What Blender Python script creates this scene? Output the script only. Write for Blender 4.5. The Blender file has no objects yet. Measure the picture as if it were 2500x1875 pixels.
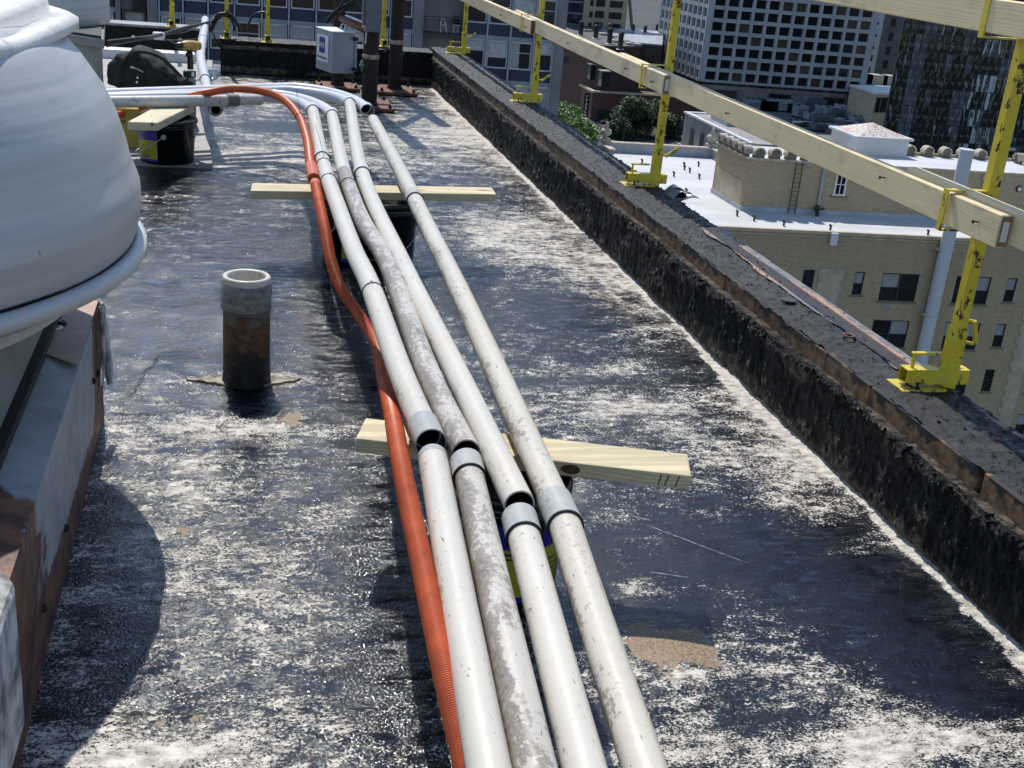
import bpy, bmesh, math, random
import numpy as np
from mathutils import Vector, Matrix
random.seed(7); np.random.seed(7)
S = bpy.context.scene
COL = S.collection
# ---------------------------------------------------------------- camera
EYE = np.array([0.0, 0.0, 1.6]); FPX = 2900.0
ROT = np.array([[0.973451290411901, 0.0009033302776122465, -0.22889248390852435],
                [-0.21278064710344755, 0.37213247871898697, -0.9034610199121492],
                [0.08436220370309591, 0.9281791865135052, 0.36244505281419565]])
cd = bpy.data.cameras.new('camera'); cam = bpy.data.objects.new('camera', cd); COL.objects.link(cam)
cd.sensor_width = 36.0; cd.lens = FPX/2500*36.0; cd.clip_start = 0.05; cd.clip_end = 6000
M4 = Matrix(ROT.tolist()).to_4x4(); M4.translation = Vector(EYE.tolist()); cam.matrix_world = M4
S.camera = cam
# ---------------------------------------------------------------- world, sun, exposure
SUN_EL, SUN_AZ = math.radians(56), math.radians(-6.5)
w = bpy.data.worlds.new('World'); S.world = w; w.use_nodes = True
wn = w.node_tree; bg = wn.nodes['Background']
sky = wn.nodes.new('ShaderNodeTexSky'); sky.sky_type = 'NISHITA'; sky.sun_disc = False
sky.sun_elevation = SUN_EL; sky.sun_rotation = SUN_AZ; sky.altitude = 100; sky.dust_density = 0.3; sky.air_density = 1.0; sky.ozone_density = 1.6
wn.links.new(sky.outputs[0], bg.inputs[0]); bg.inputs[1].default_value = 0.15
sl = bpy.data.lights.new('sun', 'SUN'); sl.energy = 4.2; sl.angle = math.radians(0.53); sl.color = (1, .955, .89)
so = bpy.data.objects.new('sun', sl); COL.objects.link(so)
sd = Vector((math.sin(SUN_AZ)*math.cos(SUN_EL), math.cos(SUN_AZ)*math.cos(SUN_EL), math.sin(SUN_EL)))
so.rotation_euler = sd.to_track_quat('Z', 'Y').to_euler()
S.view_settings.view_transform = 'Standard'; S.view_settings.look = 'None'
S.view_settings.exposure = 0.15; S.view_settings.gamma = 1.0; S.view_settings.use_curve_mapping = False

# ---------------------------------------------------------------- measuring helpers (photo pixel -> point on a plane)
def ray(x, y):
    v = ROT @ np.array([x-1250.0, -(y-937.5), -FPX]); return v/np.linalg.norm(v)
def onZ(x, y, z): r = ray(x, y); return EYE+r*(z-EYE[2])/r[2]
def onY(x, y, Y): r = ray(x, y); return EYE+r*(Y-EYE[1])/r[1]
def onX(x, y, X): r = ray(x, y); return EYE+r*(X-EYE[0])/r[0]

# ---------------------------------------------------------------- mesh helpers
class MB:
    """collects vertices and faces of ONE object"""
    def __init__(s): s.v = []; s.f = []; s.sm = []; s.bore = set()
    def add(s, vs, fs, smooth=False):
        b = len(s.v); s.v += [tuple(map(float, p)) for p in vs]
        for f in fs: s.f.append(tuple(i+b for i in f)); s.sm.append(smooth)
        return s
    def box(s, x0, x1, y0, y1, z0, z1, M=None):
        vs = [(x, y, z) for z in (z0, z1) for y in (y0, y1) for x in (x0, x1)]
        if M is not None: vs = [tuple(M @ Vector(p)) for p in vs]
        return s.add(vs, [(0, 2, 3, 1), (4, 5, 7, 6), (0, 1, 5, 4), (2, 6, 7, 3), (0, 4, 6, 2), (1, 3, 7, 5)])
    def quad(s, a, b, c, d): return s.add([a, b, c, d], [(0, 1, 2, 3)])
    def tube(s, pts, r, n=12, caps=True, inner=None, smooth=True):
        pts = [Vector(p) for p in pts]; m = len(pts); R = r if hasattr(r, '__len__') else [r]*m
        t = []
        for i in range(m):
            a = pts[max(0, i-1)]; b = pts[min(m-1, i+1)]; d = (b-a); t.append(d.normalized() if d.length > 0 else Vector((0, 0, 1)))
        ref = Vector((0, 0, 1)) if abs(t[0].z) < .9 else Vector((1, 0, 0))
        u = (ref-t[0]*ref.dot(t[0])).normalized(); rings = []
        for i in range(m):
            u = (u-t[i]*u.dot(t[i])).normalized(); w_ = t[i].cross(u)
            rings.append([pts[i]+(u*math.cos(2*math.pi*k/n)+w_*math.sin(2*math.pi*k/n))*R[i] for k in range(n)])
        vs = [p for rg in rings for p in rg]
        fs = [(i*n+k, i*n+(k+1) % n, (i+1)*n+(k+1) % n, (i+1)*n+k) for i in range(m-1) for k in range(n)]
        s.add(vs, fs, smooth)
        if caps is True: s.add(rings[0], [tuple(range(n))[::-1]]); s.add(rings[-1], [tuple(range(n))])
        return s
    def pipe(s, pts, ro, ri, n=20):
        """hollow pipe: open ends with wall thickness"""
        pts = [Vector(p) for p in pts]; s.tube(pts, ro, n, caps=False)
        b = len(s.v); m = len(pts); s.tube(pts, ri, n, caps=False)
        # flip inner faces
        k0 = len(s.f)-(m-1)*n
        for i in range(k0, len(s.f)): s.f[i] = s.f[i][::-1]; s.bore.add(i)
        a = b-m*n
        for e, j in ((0, 0), (m-1, 1)):
            o_ = [s.v[a+e*n+k] for k in range(n)]; i_ = [s.v[b+e*n+k] for k in range(n)]
            fs = [(k, (k+1) % n, n+(k+1) % n, n+k) for k in range(n)]
            s.add(o_+i_, fs if j else [f[::-1] for f in fs])
        return s
    def lathe(s, prof, c=(0, 0, 0), n=32, smooth=True, wob=None):
        vs = []
        for r, z in prof:
            for k in range(n):
                a = 2*math.pi*k/n; rr = r*(1+(wob(a, z) if wob else 0))
                vs.append((c[0]+rr*math.cos(a), c[1]+rr*math.sin(a), c[2]+z))
        fs = [(i*n+k, i*n+(k+1) % n, (i+1)*n+(k+1) % n, (i+1)*n+k) for i in range(len(prof)-1) for k in range(n)]
        return s.add(vs, fs, smooth)
    def disc(s, r, z, c=(0, 0, 0), n=24, up=True):
        vs = [(c[0]+r*math.cos(2*math.pi*k/n), c[1]+r*math.sin(2*math.pi*k/n), c[2]+z) for k in range(n)]
        return s.add(vs, [tuple(range(n)) if up else tuple(range(n))[::-1]])
    def prism(s, poly, h0, h1, ax='z'):
        n = len(poly)
        f = {'z': lambda p, h: (p[0], p[1], h), 'y': lambda p, h: (p[0], h, p[1]), 'x': lambda p, h: (h, p[0], p[1])}[ax]
        vs = [f(p, h0) for p in poly]+[f(p, h1) for p in poly]
        return s.add(vs, [tuple(range(n))[::-1], tuple(range(n, 2*n))]+[(i, (i+1) % n, n+(i+1) % n, n+i) for i in range(n)])
    def build(s, name, mat, parent=None, origin=None, bevel=0, seg=1, fix=True, map_=None):
        me = bpy.data.meshes.new(name)
        vs = s.v
        if map_: vs = [map_(p) for p in vs]
        if origin is None and parent is not None: origin = WPOS.get(parent.name, (0, 0, 0))
        origin = origin or (0, 0, 0)
        vs = [(p[0]-origin[0], p[1]-origin[1], p[2]-origin[2]) for p in vs]
        me.from_pydata(vs, [], s.f); me.update()
        me.polygons.foreach_set('use_smooth', s.sm)
        if fix:
            bm = bmesh.new(); bm.from_mesh(me); bmesh.ops.recalc_face_normals(bm, faces=bm.faces); bm.to_mesh(me); bm.free()
        o = bpy.data.objects.new(name, me); COL.objects.link(o)
        if mat: me.materials.append(mat)
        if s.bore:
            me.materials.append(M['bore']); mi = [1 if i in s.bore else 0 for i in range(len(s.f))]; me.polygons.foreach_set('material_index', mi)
        if parent is not None: o.parent = parent; WPOS[o.name] = origin
        else: o.location = origin; WPOS[o.name] = origin
        if bevel:
            md = o.modifiers.new('bevel', 'BEVEL'); md.width = bevel; md.segments = seg; md.limit_method = 'ANGLE'
        return o
WPOS = {}
def thing(name, label, cat, loc=(0, 0, 0), group=None, rz=0.0):
    o = bpy.data.objects.new(name, None); COL.objects.link(o); o.location = loc; o.rotation_euler = (0, 0, rz)
    o.empty_display_size = .1
    o['label'] = label; o['category'] = cat
    if group: o['group'] = group
    WPOS[o.name] = (0, 0, 0) if rz or loc == (0, 0, 0) else tuple(loc)
    return o
def local(t): WPOS[t.name] = (0, 0, 0); return t
def tag(o, label, cat, group=None):
    o['label'] = label; o['category'] = cat
    if group: o['group'] = group
    return o
def structure(o, label=None): 
    o['kind'] = 'structure'
    if label: o['label'] = label
    return o
def clone(root, loc, label, rz=None):
    r = root.copy(); COL.objects.link(r); r.location = loc; r['label'] = label
    if rz is not None: r.rotation_euler = (0, 0, rz)
    for ch in root.children:
        c = ch.copy(); COL.objects.link(c); c.parent = r
        for g in ch.children:
            d = g.copy(); COL.objects.link(d); d.parent = c
    return r
def share(o, name, parent, M):
    """another alike piece sharing mesh data"""
    c = bpy.data.objects.new(name, o.data); COL.objects.link(c); c.parent = parent; c.matrix_local = M
    return c
def text(name, body, size, mat, parent, M, extrude=.002, spacing=1.0):
    cu = bpy.data.curves.new(name, 'FONT'); cu.body = body; cu.size = size; cu.extrude = extrude; cu.align_x = 'CENTER'; cu.space_line = spacing
    t = bpy.data.objects.new(name+'_curve', cu); COL.objects.link(t)
    dg = bpy.context.evaluated_depsgraph_get(); me = bpy.data.meshes.new_from_object(t.evaluated_get(dg))
    bpy.data.objects.remove(t); o = bpy.data.objects.new(name, me); COL.objects.link(o); me.materials.clear(); me.materials.append(mat)
    o.parent = parent; o.matrix_local = M; return o
def smooth_path(pts, n=8):
    """Catmull-Rom"""
    P = [Vector(p) for p in pts]; P = [P[0]*2-P[1]]+P+[P[-1]*2-P[-2]]; out = []
    for i in range(1, len(P)-2):
        a, b, c, d = P[i-1:i+3]
        for k in range(n):
            t = k/n; out.append(0.5*((2*b)+(c-a)*t+(2*a-5*b+4*c-d)*t*t+(3*b-a-3*c+d)*t**3))
    out.append(P[-2]); return out
# numpy value noise
_tab = np.random.rand(256, 256)
def vnoise(x, y):
    xi = np.floor(x).astype(int); yi = np.floor(y).astype(int); fx = x-xi; fy = y-yi
    fx = fx*fx*(3-2*fx); fy = fy*fy*(3-2*fy); g = lambda a, b: _tab[a & 255, b & 255]
    return (g(xi, yi)*(1-fx)+g(xi+1, yi)*fx)*(1-fy)+(g(xi, yi+1)*(1-fx)+g(xi+1, yi+1)*fx)*fy
def fbm(x, y, o=4):
    s = 0; a = .5
    for i in range(o): s = s+a*(vnoise(x*2**i+17*i, y*2**i+31*i)*2-1); a *= .5
    return s

# ---------------------------------------------------------------- materials
def N(nt, t, **kw):
    n = nt.nodes.new(t)
    for k, v in kw.items():
        if k in ('loc',): continue
        if isinstance(k, str) and hasattr(n, k): setattr(n, k, v)
    return n
class NT:
    def __init__(s, name):
        s.m = bpy.data.materials.new(name); s.m.use_nodes = True; s.t = s.m.node_tree
        s.b = s.t.nodes['Principled BSDF']; s.tc = None
    def co(s, scale=(1, 1, 1), rot=(0, 0, 0), kind='Object'):
        if not s.tc: s.tc = s.t.nodes.new('ShaderNodeTexCoord')
        mp = s.t.nodes.new('ShaderNodeMapping'); mp.inputs['Scale'].default_value = scale; mp.inputs['Rotation'].default_value = rot
        s.t.links.new(s.tc.outputs[kind], mp.inputs[0]); return mp.outputs[0]
    def noise(s, scale, detail=4, rough=.55, vec=None, dist=0, stretch=None, col=False):
        n = s.t.nodes.new('ShaderNodeTexNoise'); n.inputs['Scale'].default_value = scale; n.inputs['Detail'].default_value = detail
        n.inputs['Roughness'].default_value = rough; n.inputs['Distortion'].default_value = dist
        s.t.links.new(vec if vec is not None else s.co(stretch or (1, 1, 1)), n.inputs['Vector']); return n.outputs[1 if col else 0]
    def vor(s, scale, vec=None, feature='F1', stretch=None, out=0):
        n = s.t.nodes.new('ShaderNodeTexVoronoi'); n.feature = feature; n.inputs['Scale'].default_value = scale
        s.t.links.new(vec if vec is not None else s.co(stretch or (1, 1, 1)), n.inputs['Vector']); return n.outputs[out]
    def ramp(s, x, a, b, ca=0.0, cb=1.0):
        n = s.t.nodes.new('ShaderNodeMapRange'); n.interpolation_type = 'SMOOTHSTEP'
        n.inputs[1].default_value = a; n.inputs[2].default_value = b; n.inputs[3].default_value = ca; n.inputs[4].default_value = cb
        s.t.links.new(x, n.inputs[0]); return n.outputs[0]
    def math(s, op, a, b=0.0, clamp=False):
        n = s.t.nodes.new('ShaderNodeMath'); n.operation = op; n.use_clamp = clamp
        for i, v in enumerate((a, b)):
            if isinstance(v, (int, float)): n.inputs[i].default_value = v
            else: s.t.links.new(v, n.inputs[i])
        return n.outputs[0]
    def mix(s, f, a, b, mode='MIX'):
        n = s.t.nodes.new('ShaderNodeMix'); n.data_type = 'RGBA'; n.blend_type = mode
        for i, v in ((0, f), (6, a), (7, b)):
            if isinstance(v, (int, float)): n.inputs[i].default_value = v
            elif isinstance(v, (tuple, list)): n.inputs[i].default_value = (*v[:3], 1)
            else: s.t.links.new(v, n.inputs[i])
        return n.outputs[2]
    def bump(s, h, strength=.5, dist=.01, prev=None):
        n = s.t.nodes.new('ShaderNodeBump'); n.inputs['Strength'].default_value = strength; n.inputs['Distance'].default_value = dist
        s.t.links.new(h, n.inputs['Height'])
        if prev is not None: s.t.links.new(prev, n.inputs['Normal'])
        return n.outputs[0]
    def attr(s, name):
        n = s.t.nodes.new('ShaderNodeAttribute'); n.attribute_name = name; return n.outputs['Fac']
    def sep(s, vec):
        n = s.t.nodes.new('ShaderNodeSeparateXYZ'); s.t.links.new(vec, n.inputs[0]); return n.outputs
    def rand(s):
        n = s.t.nodes.new('ShaderNodeObjectInfo'); return n.outputs['Random']
    def set(s, **k):
        names = dict(col='Base Color', rough='Roughness', metal='Metallic', normal='Normal', spec='Specular IOR Level', coat='Coat Weight', coatr='Coat Roughness', ior='IOR', trans='Transmission Weight', alpha='Alpha')
        for a, v in k.items():
            i = s.b.inputs[names[a]]
            if isinstance(v, (int, float)): i.default_value = v
            elif isinstance(v, (tuple, list)): i.default_value = (*v[:3], 1)
            else: s.t.links.new(v, i)
        return s.m
def plain(name, col, rough=.6, metal=0.0, var=.12, scale=3.0, bump=0.0, bscale=60, stretch=None):
    n = NT(name); d = tuple(c*(1-var*1.6) for c in col); l = tuple(min(1, c*(1+var)) for c in col)
    c = n.mix(n.ramp(n.noise(scale, 6, .6, stretch=stretch), .3, .7), d, l)
    kw = dict(col=c, rough=rough, metal=metal)
    if bump: kw['normal'] = n.bump(n.noise(bscale, 4), bump, .01)
    return n.set(**kw)

def mat_roof():
    n = NT('wet_tar_roof')
    tar = n.attr('silt_and_shade')
    fine = n.noise(30, 8, .72, stretch=(.75, 1.3, 1)); mid = n.noise(7.5, 9, .72, stretch=(.75, 1.25, 1)); big = n.noise(1.5, 5, .6, stretch=(.7, 1.3, 1))
    speck = n.noise(150, 5, .8, stretch=(.85, 1.1, 1))
    v = n.math('ADD', n.math('MULTIPLY', n.math('SUBTRACT', fine, .5), .9), n.math('MULTIPLY', n.math('SUBTRACT', mid, .5), 1.5))
    v = n.math('ADD', v, n.math('MULTIPLY', n.math('SUBTRACT', big, .5), .5))
    v = n.math('ADD', v, n.math('MULTIPLY', n.math('SUBTRACT', speck, .5), 2.3))
    v = n.math('ADD', n.math('MULTIPLY', tar, 1.0), v); v = n.math('SUBTRACT', v, .175)
    mask = n.ramp(v, -.01, .05)
    pale = n.mix(n.ramp(fine, .35, .65), (.29, .265, .225), (.64, .595, .52))
    brown = n.attr('brown'); bm_ = n.ramp(n.math('ADD', brown, n.math('MULTIPLY', n.math('SUBTRACT', n.noise(17, 9, .75), .5), 3.4)), .50, .62)
    pale = n.mix(bm_, pale, n.mix(n.ramp(speck, .35, .65), (.11, .075, .045), (.34, .24, .14)))
    tarc = n.mix(n.ramp(n.noise(14, 5), .4, .7), (.005, .006, .010), (.010, .013, .022))
    mask = n.math('MAXIMUM', mask, bm_)
    c = n.mix(mask, tarc, pale)
    grit = n.attr('gritty')
    r = n.math('ADD', n.ramp(mask, 0, 1, .055, .55), n.math('MULTIPLY', n.ramp(n.noise(9, 5), .4, .7), .08))
    smoothp = n.ramp(n.noise(1.7, 4, .6, stretch=(.7, 1.3, 1)), .40, .62, .30, 1.0)
    hh = n.math('MULTIPLY', n.noise(75, 3, .65, stretch=(.8, 1.1, 1)), smoothp)
    hh = n.math('MULTIPLY', hh, n.ramp(mask, 0, 1, 1, .45))
    h1 = n.bump(hh, 1.0, .0013)
    h2 = n.bump(n.math('MULTIPLY', n.noise(240, 2, .6), smoothp), 1.0, .00035, h1)
    gl = n.math('MULTIPLY', n.vor(150, vec=n.co((.8, 1.1, 1))), n.ramp(n.noise(18, 6, .7, stretch=(.6, 1.3, 1)), .43, .60, .22, 1.35))
    h2 = n.bump(gl, 1.0, .0017, h2)
    h3 = n.bump(n.noise(9, 5, .6, stretch=(.5, 1.6, 1)), .6, .003, h2)
    return n.set(col=c, rough=r, normal=h3, spec=.5)
def mat_tar(name='tar_coat', expose=.5, vert=True):
    n = NT(name)
    st = (1, 2.4, .45) if vert else (1, 1, 1)
    a = n.noise(15, 9, .74, stretch=st, dist=.6); b = n.noise(60, 7, .75, stretch=(1, 1.7, .8) if vert else st, dist=1.2)
    m = n.ramp(n.math('ADD', a, n.math('MULTIPLY', n.math('SUBTRACT', b, .5), 1.3)), expose, expose+.12)
    low = n.attr('bare')
    m = n.math('MAXIMUM', m, n.ramp(n.math('ADD', low, n.math('ADD', n.math('MULTIPLY', n.math('SUBTRACT', a, .5), 1.1), n.math('MULTIPLY', n.math('SUBTRACT', b, .5), 1.2))), .5, .66))
    bare = n.mix(n.ramp(n.noise(22, 6), .35, .7), (.085, .07, .052), (.33, .275, .205))
    c = n.mix(m, n.mix(n.ramp(b, .38, .66), (.004, .004, .005), (.044, .040, .034)), bare)
    h = n.bump(n.noise(80, 8, .78, stretch=st), 1.0, .012); h = n.bump(n.noise(26, 7, .7, stretch=st, dist=1.6), 1.0, .06, h)
    return n.set(col=c, rough=n.ramp(m, 0, 1, .30, .9), normal=h, spec=.3)
def mat_copetop():
    n = NT('tar_cap')
    a = n.noise(10, 9, .7); b = n.noise(75, 5, .7)
    m = n.ramp(n.math('ADD', a, n.math('MULTIPLY', n.math('SUBTRACT', b, .5), .6)), .5, .75)
    c = n.mix(m, (.006, .006, .007), (.045, .043, .040))
    h = n.bump(n.noise(80, 8, .72), .8, .008); h = n.bump(n.vor(5, feature='DISTANCE_TO_EDGE'), .3, .01, h)
    return n.set(col=c, rough=n.ramp(b, .3, .7, .38, .75), normal=h, spec=.35)
def mat_rusty(name='rust', paint=None, cover=.5, dark=(.05, .018, .01), lite=(.24, .115, .065)):
    n = NT(name); a = n.noise(6, 9, .68, dist=.4); b = n.noise(45, 6, .7)
    c = n.mix(n.ramp(b, .3, .7), dark, lite)
    r = .8
    if paint:
        m = n.ramp(n.math('ADD', a, n.math('MULTIPLY', n.math('SUBTRACT', b, .5), .2)), cover, cover+.05)
        c = n.mix(m, c, paint)
    return n.set(col=c, rough=r, normal=n.bump(b, .3, .004))
def mat_curbtop():
    """grey paint over rust, rust bleeding in from the ends and edges"""
    n = NT('painted_rusty_steel'); p = n.sep(n.co()); a = n.noise(5, 8, .62, dist=.6); b = n.noise(50, 6, .7)
    e = n.attr('rustiness'); m = n.ramp(n.math('ADD', e, n.math('MULTIPLY', n.math('SUBTRACT', a, .5), .9)), .42, .5)
    rust = n.mix(n.ramp(n.noise(16, 6), .3, .7), (.035, .018, .014), (.19, .075, .04))
    grey = n.mix(n.ramp(n.noise(9, 6), .3, .7), (.24, .255, .265), (.34, .355, .36))
    return n.set(col=n.mix(m, grey, rust), rough=n.ramp(b, .3, .7, .42, .7), normal=n.bump(b, .2, .003))
def mat_wood(name, col=(.60, .47, .27), ax=1, grey=0.0):
    n = NT(name); st = [9, 9, 9]; st[ax] = .7
    g = n.noise(7, 6, .6, stretch=tuple(st), dist=.6)
    w_ = n.t.nodes.new('ShaderNodeTexWave'); w_.wave_type = 'BANDS'; w_.bands_direction = 'Z' ; w_.inputs['Scale'].default_value = 3.2
    w_.inputs['Distortion'].default_value = 9; w_.inputs['Detail'].default_value = 4; w_.inputs['Detail Scale'].default_value = .6
    s2 = [10, 10, 10]; s2[ax] = .45; n.t.links.new(n.co(tuple(s2)), w_.inputs['Vector'])
    c = n.mix(n.ramp(w_.outputs['Fac'], .1, .9), tuple(x*(.80 if ax == 0 else .965) for x in col), tuple(min(1, x*1.05) for x in col))
    c = n.mix(n.ramp(g, .42, .7, 0, .25), c, tuple(x*.66 for x in col))
    k = n.vor(2.2, stretch=tuple([.9 if i == ax else 2.6 for i in range(3)]))
    c = n.mix(n.ramp(k, .045, .09, .85, 0), c, (.15, .06, .025))
    d = n.noise(5, 7, .7, stretch=tuple([.8 if i == ax else 2 for i in range(3)]))
    c = n.mix(n.ramp(d, .51, .68, 0, .42+grey), c, (.27, .225, .165))
    sp = n.noise(90, 3, .6); c = n.mix(n.ramp(sp, .70, .76, 0, .7), c, (.09, .07, .05))
    return n.set(col=c, rough=.7, normal=n.bump(w_.outputs['Fac'], .05, .002))
def mat_pvc(name, grime=.1, tone=(.66, .645, .60), side=0):
    n = NT(name); a = n.noise(11, 8, .68, stretch=(1.6, .45, 1.6), dist=.5); b = n.noise(70, 5, .7, stretch=(1, .8, 1)); sc = n.noise(55, 3, .6, stretch=(2.2, .35, 1.2), dist=1.4)
    c = n.mix(n.ramp(n.noise(3, 5), .3, .7), tone, tuple(x*.93 for x in tone))
    c = n.mix(n.ramp(n.noise(4, 6, .6, stretch=(1, 1.3, 1)), .52, .8, 0, .55), c, (.60, .50, .36))
    c = n.mix(n.ramp(sc, .665, .70, 0, .85), c, (.07, .066, .06))
    if grime > 0:
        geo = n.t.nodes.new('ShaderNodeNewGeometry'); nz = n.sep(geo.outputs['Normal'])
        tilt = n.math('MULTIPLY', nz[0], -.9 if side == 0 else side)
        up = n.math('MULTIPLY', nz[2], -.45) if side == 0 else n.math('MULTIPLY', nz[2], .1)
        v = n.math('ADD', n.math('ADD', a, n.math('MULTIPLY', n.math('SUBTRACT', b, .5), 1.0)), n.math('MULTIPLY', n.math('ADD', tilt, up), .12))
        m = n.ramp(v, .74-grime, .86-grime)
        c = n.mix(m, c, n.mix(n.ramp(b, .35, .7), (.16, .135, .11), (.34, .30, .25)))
    return n.set(col=c, rough=n.ramp(b, .3, .7, .26, .45), spec=.5)
def mat_yellow():
    n = NT('chipped_yellow_paint'); a = n.noise(28, 9, .72, stretch=(1, 1, .7)); b = n.noise(5, 6, .6)
    v = n.math('ADD', a, n.math('MULTIPLY', n.math('SUBTRACT', b, .5), .45)); m = n.ramp(v, .585, .60)
    c = n.mix(n.ramp(b, .3, .7), (.52, .39, .014), (.68, .53, .03)); c = n.mix(n.ramp(n.noise(9, 6), .5, .8, 0, .5), c, (.40, .33, .07))
    c = n.mix(m, c, n.mix(n.ramp(n.noise(90, 3), .4, .6), (.018, .014, .01), (.10, .04, .018)))
    return n.set(col=c, rough=n.ramp(m, 0, 1, .42, .85), normal=n.bump(m, .25, .0015))
def mat_spun():
    n = NT('weathered_spun_aluminium'); p = n.co(); z = n.noise(1.0, 6, .65, stretch=(.5, .5, 34)); a = n.noise(2.2, 6, .6); b = n.noise(9, 8, .7, stretch=(1, 1, 3))
    c = n.mix(n.ramp(z, .35, .65), (.39, .398, .402), (.50, .505, .505)); c = n.mix(n.ramp(a, .4, .75, 0, .5), c, (.37, .37, .37)); sp = n.noise(26, 3, .6, dist=1.0); c = n.mix(n.ramp(sp, .72, .76, 0, .7), c, (.12, .12, .115))
    c = n.mix(n.ramp(b, .60, .76, 0, .6), c, (.24, .235, .22))
    h = n.bump(z, .10, .004); h = n.bump(n.noise(2.4, 3), .2, .03, h)
    return n.set(col=c, rough=n.ramp(z, .3, .7, .40, .52), metal=.15, normal=h)
def mat_brick(name, c1, c2, mortar, scale=1.0, rot=(math.pi/2, 0, 0), row=.075, bw=.22):
    n = NT(name)
    def br(rt):
        t = n.t.nodes.new('ShaderNodeTexBrick'); t.inputs['Scale'].default_value = 1.0; t.inputs['Color1'].default_value = (*c1, 1); t.inputs['Color2'].default_value = (*c2, 1)
        t.inputs['Mortar'].default_value = (*mortar, 1); t.inputs['Mortar Size'].default_value = .010; t.inputs['Brick Width'].default_value = bw; t.inputs['Row Height'].default_value = row
        n.t.links.new(n.co((1, 1, 1), rt), t.inputs['Vector']); return t.outputs[0]
    a = br((-math.pi/2, 0, 0)); geo = n.t.nodes.new('ShaderNodeNewGeometry'); nn = n.sep(geo.outputs['Normal'])
    bcol = br((-math.pi/2, 0, -math.pi/2) if False else (0, math.pi/2, math.pi/2))
    c = n.mix(n.ramp(n.math('ABSOLUTE', nn[0]), .5, .6), a, bcol)
    s = n.ramp(n.noise(.45, 7, .62, stretch=(1, 1, .7)), .32, .72); c = n.mix(n.math('MULTIPLY', s, .42), c, tuple(x*.72 for x in c1))
    s2 = n.ramp(n.noise(1.2, 6, .6, stretch=(2.0, 2.0, .14)), .55, .8); c = n.mix(n.math('MULTIPLY', s2, .35), c, tuple(x*.5 for x in c1))
    s3 = n.ramp(n.noise(2.0, 5, .7, stretch=(.35, .35, 6)), .55, .75); c = n.mix(n.math('MULTIPLY', s3, .30), c, tuple(min(1, x*1.35) for x in c1))
    return n.set(col=c, rough=.88, normal=n.bump(n.noise(20, 5), .3, .01))
def mat_glass(name, tint=(.012, .018, .024), rough=.08, wav=.0, lite=None, p=.75):
    n = NT(name); r = n.rand()
    c = n.mix(r, tint, tuple(min(1, x*2.4) for x in tint))
    if lite: c = n.mix(n.ramp(r, p, p+.03), c, lite)
    kw = dict(col=c, rough=rough, spec=.5)
    if wav: kw['normal'] = n.bump(n.noise(1.6, 3, .5, dist=1.5), wav, .05)
    return n.set(**kw)
def mat_leaf(name, a, b):
    n = NT(name); c = n.mix(n.ramp(n.noise(.8, 5, .6), .3, .7), a, b); c = n.mix(n.ramp(n.noise(9, 3), .45, .75, 0, .5), c, tuple(x*1.6 for x in b))
    return n.set(col=c, rough=.6)
M = {}
M['roof'] = mat_roof(); M['tarwall'] = mat_tar('tar_wall', .61); M['tarblack'] = mat_tar('tar_black', .80); M['copetop'] = mat_copetop()
M['rust'] = mat_rusty(); M['rustdark'] = mat_rusty('dark_rust', dark=(.006, .004, .0035), lite=(.030, .013, .010)); M['curb'] = mat_curbtop()
n = NT('rusty_sheet'); at = n.attr('bare'); a = n.noise(9, 8, .68, dist=.4); b_ = n.noise(50, 5, .7)
rc = n.mix(n.ramp(b_, .3, .7), (.24, .11, .055), (.46, .27, .16)); gc = n.mix(n.ramp(a, .35, .65), (.10, .095, .105), (.20, .185, .19))
cc = n.mix(n.ramp(n.math('ADD', at, n.math('MULTIPLY', n.math('SUBTRACT', a, .5), 1.6)), .42, .58), gc, rc); cc = n.mix(n.ramp(n.math('ADD', a, n.math('MULTIPLY', n.math('SUBTRACT', b_, .5), .5)), .60, .66), cc, (.02, .018, .018))
M['rustsheet'] = n.set(col=cc, rough=.6, normal=n.bump(b_, .3, .004))
M['wood_y'] = mat_wood('lumber_long', (.74, .585, .34), 1); M['wood_yd'] = mat_wood('lumber_weathered', (.64, .52, .33), 1, .2); M['wood_x'] = mat_wood('lumber_cross', (.60, .50, .30), 0)
M['endgrain'] = plain('end_grain', (.33, .19, .09), .8, var=.25, scale=60); M['endbrown'] = plain('stained_end', (.20, .075, .025), .7, var=.3, scale=40)
M['pvc'] = mat_pvc('white_conduit', .06, (.61, .57, .495)); M['pvc2'] = mat_pvc('mottled_conduit', .36, (.54, .50, .44)); M['pvc4'] = mat_pvc('stained_conduit', .16, (.58, .535, .445)); M['pvcb'] = mat_pvc('bluish_white_conduit', 0, (.57, .59, .61)); M['pvcrun'] = mat_pvc('grimy_conduit', .16, (.58, .56, .50), side=.01)
M['coupling'] = mat_pvc('grey_coupling', .10, (.40, .41, .39)); M['bore'] = plain('shaded_pipe_bore', (.035, .033, .03), .6); M['ring'] = plain('black_ring', (.015, .015, .015), .5)  # bore: shadow inside the pipes, put into a near-black colour
M['orange'] = plain('orange_plastic', (.58, .108, .026), .42, var=.12, scale=14); M['orangepatch'] = plain('orange_sleeve', (.62, .12, .04), .35)
M['yellow'] = mat_yellow(); M['alu'] = mat_spun(); M['alu2'] = plain('galvanized_sheet', (.21, .215, .22), .45, .3, var=.15, scale=5)
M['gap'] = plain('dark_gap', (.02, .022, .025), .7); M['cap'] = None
M['steel'] = plain('bright_steel', (.45, .46, .47), .35, .8); M['black'] = plain('black_plastic', (.008, .008, .009), .28, var=.2); M['blackcloth'] = plain('black_canvas', (.012, .012, .012), .85, var=.4, scale=20, bump=.5, bscale=30)
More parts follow.
